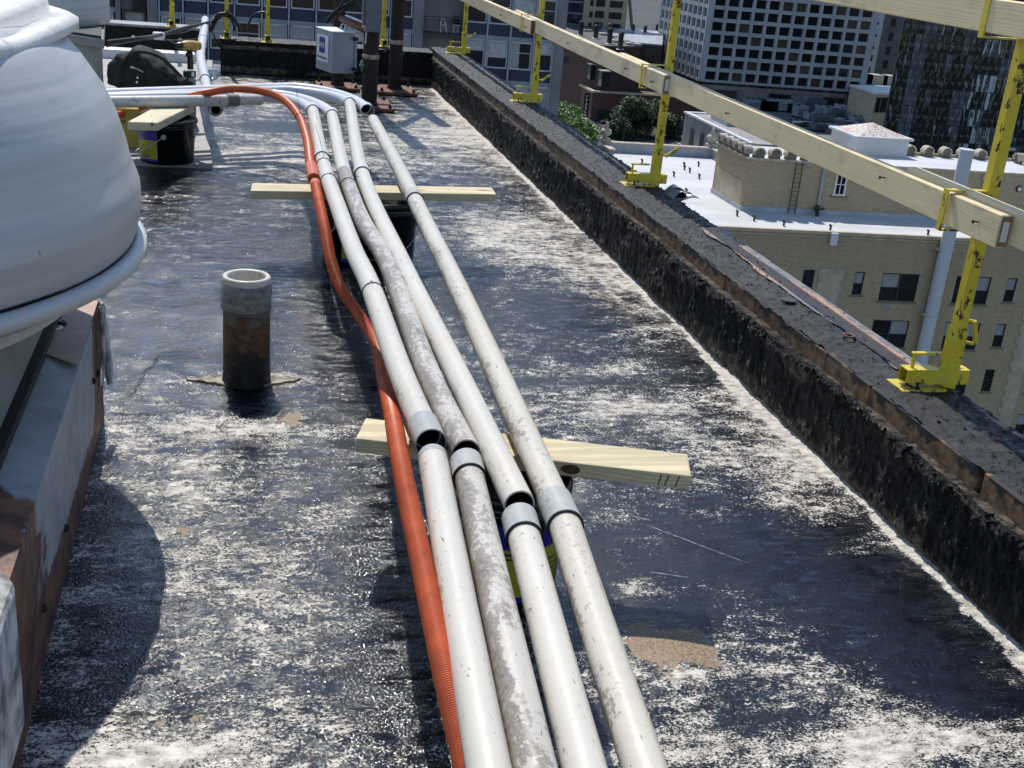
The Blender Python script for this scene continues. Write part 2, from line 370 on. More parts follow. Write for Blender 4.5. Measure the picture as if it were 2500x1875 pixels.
M['cable'] = plain('black_cable', (.012, .012, .013), .45); M['white'] = plain('white_paint', (.72, .72, .70), .5, var=.06); M['label_y'] = plain('yellow_label', (.34, .30, .02), .4, var=.1); M['label_b'] = plain('blue_label', (.012, .012, .22), .35)
M['slab'] = plain('grey_membrane', (.33, .31, .285), .7, var=.12, scale=4, bump=.2); M['boxgrey'] = plain('grey_cabinet', (.30, .33, .37), .45, var=.08); M['boxdark'] = plain('slate_cabinet', (.10, .125, .15), .5, var=.08)
M['cardboard'] = plain('yellow_carton', (.50, .38, .08), .75, var=.12)
M['ink'] = plain('dark_ink', (.02, .02, .02), .7); M['inkblue'] = plain('blue_ink', (.02, .03, .22), .6)
# ================================================================ THE ROOF UNDERFOOT
DS = 2500/2212.0     # the photo viewed at 2212 px wide
def blobs(px, py, lst):
    """soft stains laid down where the photo shows them: (x, y, rx, ry, weight) measured on the roof plane"""
    out = np.zeros_like(px)
    for (x, y, rx, ry, wt) in lst:
        c = onZ(x*DS, y*DS, 0); e = onZ((x+rx)*DS, y*DS, 0); f = onZ(x*DS, (y-ry)*DS, 0)
        ax = abs(e[0]-c[0])+.01; ay = abs(f[1]-c[1])+.01
        out += wt*np.exp(-(((px-c[0])/ax)**2+((py-c[1])/ay)**2))
    return out
PALE = [(330,1190,150,130,.16),(560,1200,180,40,.14),(620,1310,160,50,.10),(500,922,280,22,.34),(560,815,130,10,.42),(300,1630,230,60,.40),(560,1560,160,30,.15),(420,1040,120,30,.14),(700,1130,80,60,.12),
 (1090,500,110,40,.28),(1280,600,90,60,.24),(1370,720,90,50,.10),(1120,560,60,30,.10),(1350,800,120,10,.25),(1400,880,200,35,.30),(1250,950,60,20,.10),(1560,1000,120,50,.16),(1700,1090,110,30,.20),
 (1960,1610,280,55,.42),(1420,1630,230,30,.36),(1820,1520,90,40,.20),(1560,1440,110,40,.14),(1760,1450,120,30,.14),(1820,1205,80,22,.25),(1380,1265,50,16,.26),(1690,1000,60,60,.18),(2120,1440,40,24,.30),
 (1000,290,110,35,.30),(860,300,60,20,.15),(560,330,120,14,.24),(520,360,60,12,.25),(760,165,200,10,.14),(520,180,60,14,.20),(1000,350,90,20,.08),(780,340,200,40,.10),(600,230,90,14,.12),  # far blobs mix painted sun glare with the pale coating
 (1000,230,60,14,.30),(1460,1500,90,60,.14),(1390,1370,60,24,.30)]
DARK = [(1600,1180,300,70,.38),(1250,680,120,60,.25),(1180,1180,80,90,.28),(480,640,260,120,.26),(700,520,150,70,.16),(1960,1330,200,110,.40),(2080,1480,120,70,.40),(330,1380,60,60,.22),(1500,780,90,40,.26),(600,275,70,12,.35),  # darker tar; some blobs paint cast shadow, such as the dome's
 (1680,700,60,40,.12),(420,430,120,40,.22),(1020,640,60,80,.18),(1480,1330,90,26,.26),(880,1250,120,200,.30),(760,820,80,120,.22),(1850,1400,120,50,.20),(900,420,200,30,.14),(360,390,120,16,.3),(560,870,50,26,.45),(1640,1570,120,26,.26),(1240,1560,70,50,.2),(960,560,60,40,.15)]
BROWN = [(1410,1400,44,42,1.6),(1502,1402,26,38,1.6),(625,905,32,14,.85),(395,1145,28,16,.7),(1290,640,40,26,.5),(420,1560,130,8,.6)]
def roof_sheet():
    X0, X1, Y0, Y1 = -3.2, 1.96, .95, 12.4; st = .02
    xs = np.arange(X0, X1+st, st); ys = np.arange(Y0, Y1+st, st); gx, gy = np.meshgrid(xs, ys)
    z = .006*fbm(gx*1.1, gy*2.0, 3)+.0022*fbm(gx*6, gy*14, 3)
    # membrane laps every metre, a few blisters and the cant lifting to the parapet
    for yl in (2.05, 3.46, 4.87, 6.28, 7.69, 9.1): z += .004/(1+np.exp((gy-yl-.02*vnoise(gx*3, gy*0+yl))*160))*np.exp(-np.abs(gy-yl)*1.2)
    c = onZ(1440*DS, 1420*DS, 0); 
    for (bx, by, r, h) in ((c[0], c[1], .12, .010), (.62, 3.55, .12, .006), (-.05, 3.3, .10, .006), (1.2, 4.6, .25, .006), (.1, 2.1, .2, .005)):
        z += h*np.exp(-(((gx-bx)/r)**2+((gy-by)/r)**2))
    z += .008*np.clip((gx-1.88)/.06, 0, 1)**2
    z[gx > 1.93] += .0
    v = np.stack([gx, gy, z], -1).reshape(-1, 3); nx, ny = len(xs), len(ys)
    idx = np.arange(nx*ny).reshape(ny, nx); q = np.stack([idx[:-1, :-1], idx[:-1, 1:], idx[1:, 1:], idx[1:, :-1]], -1).reshape(-1, 4)
    me = bpy.data.meshes.new('roof'); me.vertices.add(len(v)); me.vertices.foreach_set('co', v.ravel().astype(np.float32))
    me.loops.add(q.size); me.loops.foreach_set('vertex_index', q.ravel().astype(np.int32)); me.polygons.add(len(q))
    me.polygons.foreach_set('loop_start', np.arange(0, q.size, 4, dtype=np.int32)); me.update(calc_edges=True); me.validate()
    me.polygons.foreach_set('use_smooth', np.ones(len(q), bool))
    s = blobs(gx, gy, PALE)*.98-blobs(gx, gy, DARK)*1.05+.02
    # clean pale strip where the coating stops short of the parapet, ragged
    edge = 1.93-gx; wdt = .008+.034*vnoise(gy*1.5, gy*0)+.03*(gy < 2.9)+.02*fbm(gx*12, gy*9, 3)+.05*np.exp(-((gy-3.9)/.5)**2)
    s = np.where(edge < wdt, .5, s)
    s += .16*np.exp(-np.maximum(edge-wdt, 0)/.09)*(gy > 2.7)
    at = me.attributes.new('silt_and_shade', 'FLOAT', 'POINT'); at.data.foreach_set('value', s.ravel().astype(np.float32))
    at = me.attributes.new('brown', 'FLOAT', 'POINT'); at.data.foreach_set('value', (blobs(gx, gy, BROWN)+.55*np.exp(-np.maximum(edge, 0)/.012)).ravel().astype(np.float32))
    o = bpy.data.objects.new('roof', me); COL.objects.link(o); me.materials.append(M['roof']); structure(o)
roof_sheet()
b = MB(); b.box(-14, 1.93, -6, .95, -.3, -.002); b.box(-14, -3.2, .95, 12.9, -.3, -.002); b.box(-3.2, 1.93, .95, 12.9, -.3, -.03)
structure(b.build('roof_slab', plain('old_tar', (.05, .05, .055), .5, bump=.4)))
M['ourbrick'] = mat_brick('old_common_brick', (.30, .20, .13), (.24, .15, .10), (.25, .23, .2))
b = MB(); b.box(-14, 2.2, -6, 12.6, -42, -.3); structure(b.build('building_walls', M['ourbrick']))

# ================================================================ PARAPET
XB = 1.935
def relief_sheet(name, mat, parent, P, nu, nv, attrs=None):
    """P(u,v)->points arrays"""
    u, v = np.meshgrid(np.linspace(0, 1, nu), np.linspace(0, 1, nv)); pts, at = P(u, v); pts = pts.reshape(-1, 3)
    idx = np.arange(nu*nv).reshape(nv, nu); q = np.stack([idx[:-1, :-1], idx[:-1, 1:], idx[1:, 1:], idx[1:, :-1]], -1).reshape(-1, 4)
    me = bpy.data.meshes.new(name); me.vertices.add(len(pts)); me.vertices.foreach_set('co', pts.ravel().astype(np.float32))
    me.loops.add(q.size); me.loops.foreach_set('vertex_index', q.ravel().astype(np.int32)); me.polygons.add(len(q))
    me.polygons.foreach_set('loop_start', np.arange(0, q.size, 4, dtype=np.int32)); me.update(calc_edges=True); me.validate()
    me.polygons.foreach_set('use_smooth', np.ones(len(q), bool))
    if at is not None:
        a = me.attributes.new('bare', 'FLOAT', 'POINT'); a.data.foreach_set('value', at.ravel().astype(np.float32))
    o = bpy.data.objects.new(name, me); COL.objects.link(o); me.materials.append(mat); o.parent = parent; WPOS[o.name] = (0, 0, 0); return o
par = thing('parapet_wall', 'long brick parapet caked in black tar along the right edge of the roof', 'parapet wall')
ridge = lambda a, b, o=4: 1-np.abs(fbm(a, b, o))*2
def P(u, v):
    y = .9+u*11.45; z = v*.268
    n1 = fbm(y*9, z*9, 4); n2 = ridge(y*26, z*12, 4); n3 = fbm(y*60, z*30, 3)
    n4 = fbm(y*110, z*16, 3); d = .016*n1+.013*n2*(.4+.6*vnoise(y*4, z*6))+.006*n3+.007*n4+.010
    d = d*np.clip(z/.03, .15, 1)*np.clip((.275-z)/.02, .2, 1)
    d += .018*np.exp(-((z-.245)/.03)**2)*vnoise(y*14, y*0+3)      # ragged tar lip under the ledge
    zz = z+.006*fbm(y*7, y*0+9, 3)*(v > .95)
    bare = .95*np.exp(-z/(.020+.030*vnoise(y*1.7, y*0)))+.5*np.exp(-((y-4.1)/.35)**2)*np.exp(-(z/.09)**2)
    bare = bare+.9*np.exp(-((y-onX(1960, 905, XB)[1])/.09)**2-((z-.225)/.03)**2)+.9*np.exp(-((y-8.0)/.12)**2-((z-.22)/.035)**2)+.5*(y > 9.5)*np.exp(-((z-.03)/.05)**2)+.26*vnoise(y*.9, z*0+5)+.10*(y > 4.2)
    return np.stack([XB-d+.03*0, y, zz], -1), bare
relief_sheet('tarred_face', M['tarwall'], par, P, 1700, 40)
b = MB(); b.box(XB+.004, 2.225, .9, 12.35, -.3, .25); b.build('wall_core', M['ourbrick'], par)
def P(u, v):
    y = .9+u*11.45; x = XB-.022+v*.075; z = .262+.004*fbm(y*12, x*20, 3)+.006*vnoise(y*40, x*60)*(1-v)-.006*(v < .03)
    return np.stack([x+.008*fbm(y*10, y*0, 3)*(1-v), y, z], -1), .42+.35*vnoise(y*3, x*30)
relief_sheet('ledge', mat_tar('ledge_mortar', .50, False), par, P, 900, 8)
# coping tiles: single blocks with open joints
M['coping'] = None
nt = NT('brown_coping'); gw = nt.t.nodes.new('ShaderNodeNewGeometry'); a_ = nt.noise(14, 8, .7, vec=gw.outputs['Position']); c_ = nt.mix(nt.ramp(nt.noise(30, 5), .3, .7), (.075, .040, .018), (.24, .135, .062))
hz = nt.sep(nt.co())[2]
M['coping'] = nt.set(col=nt.mix(nt.ramp(nt.math('ADD', a_, nt.math('ADD', nt.math('MULTIPLY', hz, 5.0), nt.math('MULTIPLY', nt.sep(gw.outputs['Position'])[1], .022))), 2.10, 2.18), c_, (.015, .014, .013)), rough=.7, normal=nt.bump(a_, .4, .006))
y = 1.0; i = 0; proto = None
bm_ = MB(); bm_.box(1.966, 2.236, -.151, .151, .256, .328); 
while y < 12.2:
    if proto is None: proto = bm_.build('coping_block', M['coping'], par, bevel=.003)
    mt = Matrix.Translation((random.uniform(-.004, .006), y+.155, random.uniform(-.002, .003))) @ Matrix.Rotation(random.uniform(-.006, .006), 4, 'Z')
    if i == 0: proto.matrix_local = mt
    else:
        c = share(proto, 'coping_block', par, mt); md = c.modifiers.new('bevel', 'BEVEL'); md.width = .003
    y += .307; i += 1
def P(u, v):
    y = .9+u*11.45; x = 1.974+v*.27
    e = .008*fbm(y*14, v*0+2, 3)*(v < .05)
    z = .333+.005*fbm(y*10, x*14, 4)+.012*np.clip(ridge(y*16, x*22)-.45, 0, 1)+.004*fbm(y*50, x*50, 2)
    sheet = 1/(1+np.exp(-(x-2.10)*120))*(1/(1+np.exp(-(y-3.25)*30)))*(1/(1+np.exp((y-5.1-.2*fbm(x*20,x*0))*30)))
    z = z-.004*sheet*(1+ridge(y*20, x*22)*.3)
    z = np.where(v < .03, z-.010-.010*np.clip(fbm(y*9, y*0+7, 4)*2+.3*(y > 4.5), -.6, 1), z); z = np.where(v > .97, z-.03, z)
    return np.stack([x+e-.008*(v < .03), y, z], -1), None
relief_sheet('tar_cap', M['copetop'], par, P, 1500, 30)
# exposed rusty flashing on the outer half of the cap
def P(u, v):
    y = 3.28+u*1.85; x0 = 2.125+.03*fbm(y*5, y*0+1, 4)+.02*np.maximum(0, (y-4.4)); x = x0+v*(2.243-x0)
    return np.stack([x, y, .3365+.0015*fbm(y*8, x*20, 3)+0*x], -1), 1.25*np.exp(-((v-.42-.2*fbm(y*2, y*0, 2))/.36)**2)
relief_sheet('metal_flashing', M['rustsheet'], par, P, 160, 14)
b = MB(); c = onZ(768*1.356/1*1.0, 0, 0) if False else None
p = onZ(1500+700/1.659, 500+408/1.659, .318); q = onZ(1500+945/1.659, 500+558/1.659, .318)
b.lathe([(.0001, .001), (.030, .001)], (p[0], p[1], .3425), 20); b.build('drain_hole', M['gap'], par)
b = MB(); b.lathe([(.014, .0), (.016, .005), (.022, .005), (.024, 0), (.014, 0)], (q[0], q[1], .342), 20); b.build('rust_ring', M['rust'], par)
# loose tar flakes on cap and hanging on the face
b = MB(); rr = random.Random(4)
def flake(b, x, y, z, s, flat=.35, tilt=1.0):
    n = rr.choice((4, 5, 6)); a0 = rr.random()*6; R = Matrix.Rotation(rr.uniform(-tilt, tilt), 3, 'X') @ Matrix.Rotation(rr.uniform(-tilt, tilt), 3, 'Y')
    pts = []
    for k in range(n):
        a = a0+2*math.pi*k/n; r = s*rr.uniform(.45, 1); pts.append(R @ Vector((r*math.cos(a), r*1.5*math.sin(a), rr.uniform(-.2, .2)*s)))
    top = R @ Vector((0, 0, s*flat)); vs = [(x+p.x, y+p.y, z+p.z) for p in pts]+[(x+top.x, y+top.y, z+top.z)]
    b.add(vs, [(k, (k+1) % n, n) for k in range(n)]+[tuple(range(n))[::-1]])
for i in range(3200):
    y = .9+11.3*rr.random()**1.5; x = 1.985+.255*rr.random()
    s = rr.choice((.0015, .002, .003, .004, .006))*rr.uniform(.6, 1.3); 
    if x > 2.12 and 3.3 < y < 5.1 and rr.random() < .6: continue
    flake(b, x, y, .338, s, .5, .5)
for i in range(1500):
    y = .9+11.3*rr.random()**1.5; z = .10+.15*rr.random()**.6
    flake(b, XB-.016-.008*rr.random(), y, z, rr.choice((.003, .005, .007))*rr.uniform(.6, 1.2), .3, 1.6)
for i in range(2600):
    y = .9+11.3*rr.random()**1.5; flake(b, XB-.028+.02*rr.random(), y, .252+.014*rr.random(), rr.choice((.004, .007, .010, .013)), .4, 1.2)
o = b.build('tar_flakes', M['tarblack'], par, fix=False); o['kind'] = 'stuff'
# torn flap of membrane by the third post
b = MB(); p0 = onZ(1600, 480, .31)
for (dx, dy, l, w_, h) in ((.06, -.12, .16, .10, .045), (.10, -.22, .14, .07, .03)):
    vs = []
    for i in range(6):
        for j in range(5):
            u, v = i/5, j/4; vs.append((2.205+dx*v*1.2, 5.98+dy-l*u, .330+h*math.sin(v*2.2)+.012*rr.random()))
    b.add(vs, [(i*5+j, i*5+j+1, (i+1)*5+j+1, (i+1)*5+j) for i in range(5) for j in range(4)])
b.build('membrane_flap', M['black'], par)

# far parapet and the lower kerb to the left of it
far = thing('far_parapet_wall', 'black tarred parapet with peeling patches crossing the far end of the roof', 'parapet wall')
def P(u, v):
    x = -.10+u*2.03; z = v*.315
    d = .014*fbm(x*9, z*9, 4)+.010*ridge(x*20, z*14)+.008
    bare = 1.05*np.exp(-((z-.05)/.035)**2)*vnoise(x*5, z*0+1)+1.1*np.exp(-((z-.255)/.02)**2)*(vnoise(x*3.3, z*0+4) > .45)*(x < 1.0)+.1*vnoise(x*8, z*30)
    return np.stack([x, 12.0-d-.01*(z < .03), z+.004*fbm(x*8, x*0)], -1), bare
relief_sheet('tarred_face', M['tarblack'], far, P, 300, 40)
b = MB(); b.box(-.11, 1.93, 12.0, 12.35, -.3, .305); b.build('wall_core', M['tarblack'], far)
def P(u, v):
    x = -.12+u*2.05; y = 11.975+v*.38; z = .318+.004*fbm(x*12, y*12, 3)+.008*np.clip(ridge(x*18, y*18)-.4, 0, 1)-.02*(v < .05)-.02*(v > .95)
    return np.stack([x, y, z], -1), None
relief_sheet('cap', M['copetop'], far, P, 200, 24)
kerb = thing('low_kerb_wall', 'low black kerb with a pale metal cap beyond the cables at the back left', 'kerb wall')
b = MB(); b.box(-3.4, -.30, 13.05, 13.3, -.3, .272); b.build('kerb_face', M['tarblack'], kerb)
b = MB(); b.box(-3.4, -.28, 13.02, 13.34, .275, .30); b.build('kerb_cap', M['alu2'], kerb, bevel=.004)
for xx in (-.98, -.52):
    b = MB(); b.tube([(xx, 13.052, .17), (xx, 13.035, .17)], .022, 14); b.build('washer', M['steel'], kerb)
b = MB(); b.box(-3.4, -.2, 12.35, 13.05, -.3, -.01); structure(b.build('roof_edge_strip', M['slab']))
# grey membrane sheet under bag and pails
b = MB(); b.prism([(-3.0, 7.57), (-.12, 7.57), (-.215, 9.95), (-.27, 12.3), (-3.0, 12.3)], .004, .034)
tag(b.build('membrane_sheet', M['slab'], bevel=.003), 'pale grey board sheet lying flat under the black duffel bag and pails', 'sheet')
b = MB(); b.box(-1.9, -.36, 12.55, 12.75, .0, .10); tag(b.build('white_flashing', M['white'], bevel=.02, seg=2), 'bright white rounded flashing lying in front of the low black kerb', 'flashing')

# cracks, seams and scuffs in the membrane, each its own thin piece lying in the tar
def crack(name, pts, w_, mat, z=.004, jit=.006, seed=1, kinds=None):
    rr_ = random.Random(seed); P_ = []
    for i in range(len(pts)-1):
        a, b__ = Vector((*pts[i], 0)), Vector((*pts[i+1], 0)); n_ = max(2, int((b__-a).length/.012))
        for k in range(n_): q = a.lerp(b__, k/n_); P_.append(q+Vector((rr_.uniform(-jit, jit), rr_.uniform(-jit, jit), 0)))
    b = MB(); vs = []
    zf = lambda p: z+.006*float(fbm(np.array([p.x*1.1]), np.array([p.y*2.0]), 3)[0])+.0022*float(fbm(np.array([p.x*6]), np.array([p.y*14]), 3)[0])
    for i, p in enumerate(P_):
        d_ = (P_[min(i+1, len(P_)-1)]-P_[max(i-1, 0)]); d_ = d_.normalized() if d_.length else Vector((1, 0, 0)); nn_ = Vector((-d_.y, d_.x, 0)); ww = w_*rr_.uniform(.15, 1)*math.sin(math.pi*(i+.5)/len(P_))**.4
        zz = zf(p); vs += [(p.x+nn_.x*ww, p.y+nn_.y*ww, zz), (p.x-nn_.x*ww, p.y-nn_.y*ww, zz)]
    b.add(vs, [(2*i, 2*i+1, 2*i+3, 2*i+2) for i in range(len(P_)-1)]); o = b.build(name, mat); structure(o); return o
M['crack'] = plain('crack_dark', (.004, .004, .004), .8); M['scuff'] = plain('chalk_scuff', (.42, .40, .37), .7, var=.3, scale=60)
crack('roof_crack', [(-.263, 4.288), (-.28, 4.169), (-.301, 4.122), (-.316, 3.989), (-.325, 3.905), (-.352, 3.856), (-.358, 3.784), (-.386, 3.746)], .004, M['crack'], jit=.008)
crack('roof_crack', [(-.263, 4.29), (-.22, 4.31), (-.19, 4.30)], .003, M['crack'], seed=2); crack('roof_crack', [(-.39, 3.745), (-.33, 3.72), (-.29, 3.73), (-.24, 3.71)], .005, M['crack'], seed=3)
crack('roof_seam', [(-.37, 2.141), (-.282, 2.139), (-.191, 2.14), (-.078, 2.124), (.016, 2.125), (.131, 2.12), (.346, 2.102)], .0035, M['crack'], jit=.002, seed=4)
crack('roof_seam', [(.80, 3.46), (1.1, 3.45), (1.45, 3.47)], .0022, M['crack'], jit=.002, seed=5); crack('roof_seam', [(-.2, 4.87), (.1, 4.86), (.3, 4.88)], .003, M['crack'], jit=.003, seed=6)
pz = lambda x, y: tuple(onZ(x, y, 0)[:2])
for i, (a, b__) in enumerate((((1577, 1283), (1848, 1386)), ((1590, 1398), (1690, 1412)), ((1540, 1260), (1600, 1275)), ((700, 1085), (810, 1120)), ((400, 1060), (560, 1090)), ((1240, 1800), (1330, 1790)))):
    crack('roof_scuff', [pz(*a), pz(*b__)], .0016, M['scuff'], jit=.0012, seed=20+i)
for i, (x, y) in enumerate(((1480, 1590), (1570, 1600), (1410, 1500))): p_ = pz(x, y); crack('roof_crack', [(p_[0]-.05, p_[1]), (p_[0]+.02, p_[1]+.01), (p_[0]+.09, p_[1]-.004)], .003, M['crack'], seed=30+i)

# ================================================================ VENT PIPE
vp = thing('vent_pipe', 'stubby tar-stained vent pipe with a white open rim standing alone on the roof', 'vent pipe', (.047, 4.02, 0))
n = NT('tarred_rust_pipe'); hz = n.sep(n.co())[2]; a = n.noise(13, 8, .68, stretch=(1, 1, 1.6)); b_ = n.noise(60, 5, .7)
hv = n.math('ADD', hz, n.math('MULTIPLY', n.math('SUBTRACT', a, .5), .34))
c = n.mix(n.ramp(hv, .10, .16), (.010, .009, .009), n.mix(n.ramp(b_, .35, .65), (.030, .016, .012), (.19, .078, .030)))
c = n.mix(n.ramp(hv, .23, .25), c, n.mix(n.ramp(a, .42, .56), (.018, .015, .014), (.14, .115, .09)))
M['ventbody'] = n.set(col=c, rough=n.ramp(b_, .3, .7, .4, .9), normal=n.bump(b_, .6, .006))
C0 = (.047, 4.02, 0); R = .0805
b = MB(); b.lathe([(R+.004, 0), (R+.003, .03), (R, .06), (R, .285)], C0, 40, wob=lambda a, z: .012*math.sin(3*a+z*30)*(z < .25)+.008*math.sin(7*a+z*55)); b.build('pipe_body', M['ventbody'], vp)
nn = NT('grey_duct_tape'); tt = nn.noise(9, 6, .6, stretch=(1, 1, 6)); M['tape'] = nn.set(col=nn.mix(nn.ramp(nn.noise(40, 6, .7), .5, .7), nn.mix(nn.ramp(tt, .3, .7), (.13, .13, .125), (.30, .30, .285)), (.08, .08, .075)), rough=.38, normal=nn.bump(tt, .6, .006))
b = MB(); b.lathe([(R+.001, .275), (R+.005, .278), (R+.004, .31), (R+.006, .335), (R+.003, .362), (R, .368)], C0, 40, wob=lambda a, z: .012*math.sin(5*a+z*80)); b.build('tape_wrap', M['tape'], vp)
b = MB(); b.lathe([(R-.001, .36), (R+.001, .386), (R-.003, .391), (R-.012, .391), (R-.016, .386), (R-.016, .12)], C0, 40); b.disc(R-.016, .12, C0); b.build('white_rim', M['pvc4'], vp)
rr = random.Random(9); b = MB()
pts = []
for k in range(46):
    a = 2*math.pi*k/46; rad = .094+.010*math.sin(5*a)+.012*rr.random()+(.06+.05*rr.random())*abs(math.cos(a))**10; pts.append((C0[0]+rad*math.cos(a), C0[1]+rad*.62*math.sin(a)))
b.prism(pts, .0, .0065); b.build('mortar_collar', plain('pale_mortar', (.30, .26, .20), .9, var=.5, scale=26, bump=.6), vp)

# ================================================================ GUARDRAIL
GY = [3.13, 6.03, 8.87, 11.88]
def guard_post(label, loc, rz=0.0, scale=1, rails=2, lever='up'):
    t = local(thing('guardrail_post', label, 'guardrail post', loc, 'yellow guardrail posts', rz))
    # local: +x outward, origin on the parapet cap under the clamp
    b = MB(); b.box(.190, .228, -.019, .019, -.08, 1.30); b.build('upright', M['yellow'], t, bevel=.003)
    b = MB(); b.box(.1855, .2325, -.0235, .0235, -.07, .205); b.build('sleeve', M['yellow'], t, bevel=.003)
    b = MB()
    for (y0, y1, z0, z1) in ((-.025, .025, .018, .022), (-.025, .025, .062, .066), (-.025, -.021, .022, .062), (.021, .025, .022, .062)): b.box(.050, .270, y0, y1, z0, z1)
    b.build('base_tube', M['yellow'], t)
    b = MB(); b.box(.03, .20, -.052, .055, .001, .007); b.build('base_plate', M['yellow'], t, bevel=.002)
    for (bx, by) in ((.085, -.038), (.17, .042)):
        b = MB(); b.tube([(bx, by, .007), (bx, by, .030)], .004, 8); b.tube([(bx, by, .008), (bx, by, .014)], .008, 6); b.build('bolt', M['rustdark'], t)
    b = MB(); b.box(.072, .082, -.005, .005, .066, .110); b.box(.068, .170, -.009, .009, .110, .118); b.build('clamp_handle', M['yellow'], t, bevel=.002)
    b = MB()
    if lever == 'down': b.tube([(.23, 0, .225), (.252, -.012, .225)], .006, 8); b.box(.243, .258, -.020, -.008, .150, .228, Matrix.Translation((.25, 0, .225)) @ Matrix.Rotation(-.30, 4, 'Y') @ Matrix.Translation((-.25, 0, -.225))); b.tube([(.235, 0, .155), (.268, -.012, .150)], .006, 8)
    else: b.tube([(.23, 0, .17), (.255, -.012, .17)], .006, 8); b.box(.25, .265, -.020, -.008, .160, .245, Matrix.Translation((.255, 0, .17)) @ Matrix.Rotation(.95, 4, 'Y') @ Matrix.Translation((-.255, 0, -.17)))
    b.build('lever', M['yellow'], t, bevel=.002)
    for k, z0 in enumerate((.515, 1.075)[:rails]):
        b = MB(); h = .115
        b.box(.060, .065, -.013, .013, z0, z0+h); b.box(.060, .190, -.013, .013, z0+h, z0+h+.005); b.box(.060, .190, -.013, .013, z0-.005, z0); b.build('rail_bracket', M['yellow'], t)
    return t
ZC = .333
gp = guard_post('yellow guardrail post nearest the camera, beside the rusty flashing on the parapet', (2.005, GY[0], ZC), lever='down'); gp2 = guard_post('yellow guardrail post standing beside the torn black membrane flap', (2.005, GY[1], ZC))
clone(gp2, (2.005, GY[2], ZC), 'yellow guardrail post where the brown-stained board end shows')
clone(gp2, (2.005, GY[3], ZC), 'yellow guardrail post at the far corner of the two parapets')
clone(gp, (2.005, .23, ZC), 'yellow guardrail post carrying the near end of the rails beyond the picture edge')
for (px, py, Y, lab) in ((372, 52, 13.15, 'yellow guardrail post on the low kerb behind the cables'), (490, 60, 12.2, 'yellow guardrail post behind the looped black cables'), (578, 72, 12.12, 'yellow guardrail post with raised lever behind the left end of the far parapet')):
    p = onY(px*DS, py*DS, Y); zz = ZC-.008 if Y < 13 else .308
    clone(gp2, (p[0], Y-.21, zz-.01), lab, rz=math.pi/2)
# second row member half hidden by the masts
clone(gp2, (1.46, 12.02, ZC), 'yellow guardrail post half hidden behind the two dark steel masts', rz=math.pi/2)

def board(label, x0, x1, y0, y1, z0, z1, mat, dz=0.0, dx=0.0, ends=None, group='lumber guard rails', name='guard_rail_board', nails=()):
    t = thing(name, label, 'board', group=group); b = MB()
    n = 24; vs = []
    for i in range(n+1):
        u = i/n; y = y0+(y1-y0)*u; ox = dx*u+.0015*math.sin(u*9); oz = dz*u-.004*math.sin(u*math.pi)
        vs += [(x0+ox, y, z0+oz), (x1+ox, y, z0+oz), (x1+ox, y, z1+oz), (x0+ox, y, z1+oz)]
    fs = [(i*4+k, i*4+(k+1) % 4, (i+1)*4+(k+1) % 4, (i+1)*4+k) for i in range(n) for k in range(4)]
    b.add(vs, fs+[(0, 1, 2, 3), (n*4+3, n*4+2, n*4+1, n*4)]); b.build('timber', mat, t, bevel=.003)
    if ends:
        b = MB(); m = .004; b.box(x0+m, x1-m, y0-.0015, y0+.003, z0+m, z1-m); e = b.build('end_grain', M[ends[0]], t)
        if len(ends) > 1:
            w_ = x1-x0; b = MB(); b.box(x0+w_*.26, x0+w_*.78, y0-.0025, y0-.0016, z0+.018, z1-.02); b.build('sticker', M['sticker'], t)
    for (ny, nz) in nails:
        b = MB(); xx = x0+dx*(ny-y0)/(y1-y0); b.tube([(xx+.01, ny, nz), (xx-.016, ny, nz)], .0022, 6); b.tube([(xx-.016, ny, nz), (xx-.019, ny, nz)], .0055, 8); b.build('nail', M['rustdark'], t)
    return t
n = NT('barcode_sticker'); p = n.sep(n.co()); zz = n.math('FRACT', n.math('MULTIPLY', p[2], 260.0)); nz = n.noise(500, 0, 0, stretch=(0, 0, 1))
bars = n.math('MULTIPLY', n.ramp(nz, .5, .52), n.ramp(n.math('ABSOLUTE', n.math('SUBTRACT', n.math('FRACT', n.math('MULTIPLY', p[0], 24.4)), .62)), .16, .18, 1, 0)); M['sticker'] = n.set(col=n.mix(bars, (.72, .70, .72), (.05, .05, .07)), rough=.4)
board('mottled middle rail board whose paper-stickered near end shows above the post by the flap', 2.080, 2.120, 5.72, 9.35, .858, .953, M['wood_yd'], dz=.008, dx=.040, ends=('endgrain', 's'), nails=((5.86, .90), (6.32, .905), (7.6, .90)))
board('clean middle rail board ending at the nearest post with a stickered end', 2.080, 2.120, 2.865, 6.62, .860, .955, M['wood_y'], dz=.003, dx=.042, ends=('endgrain', 's'), nails=((2.965, .91), (3.52, .918), (4.9, .90)))
board('middle rail board leaving the picture at the right edge, below the top rail', 2.080, 2.120, -1.2, 3.46, .862, .957, M['wood_y'], dz=.012, dx=.044, nails=((2.3, .92),))
board('far middle rail board reaching the back corner, its near end stained brown', 2.080, 2.120, 8.62, 12.3, .850, .948, M['wood_yd'], dz=.014, ends=('endbrown',), nails=((8.74, .89), (9.6, .895)))
board('top rail board across the upper right corner of the picture', 2.070, 2.112, -1.2, 6.4, 1.420, 1.512, M['wood_y'], dz=.004, ends=('endgrain',), nails=((3.78, 1.475), (2.7, 1.47)))
board('top rail board above the picture, carried by the far posts', 2.115, 2.157, 5.6, 12.3, 1.422, 1.514, M['wood_yd'])

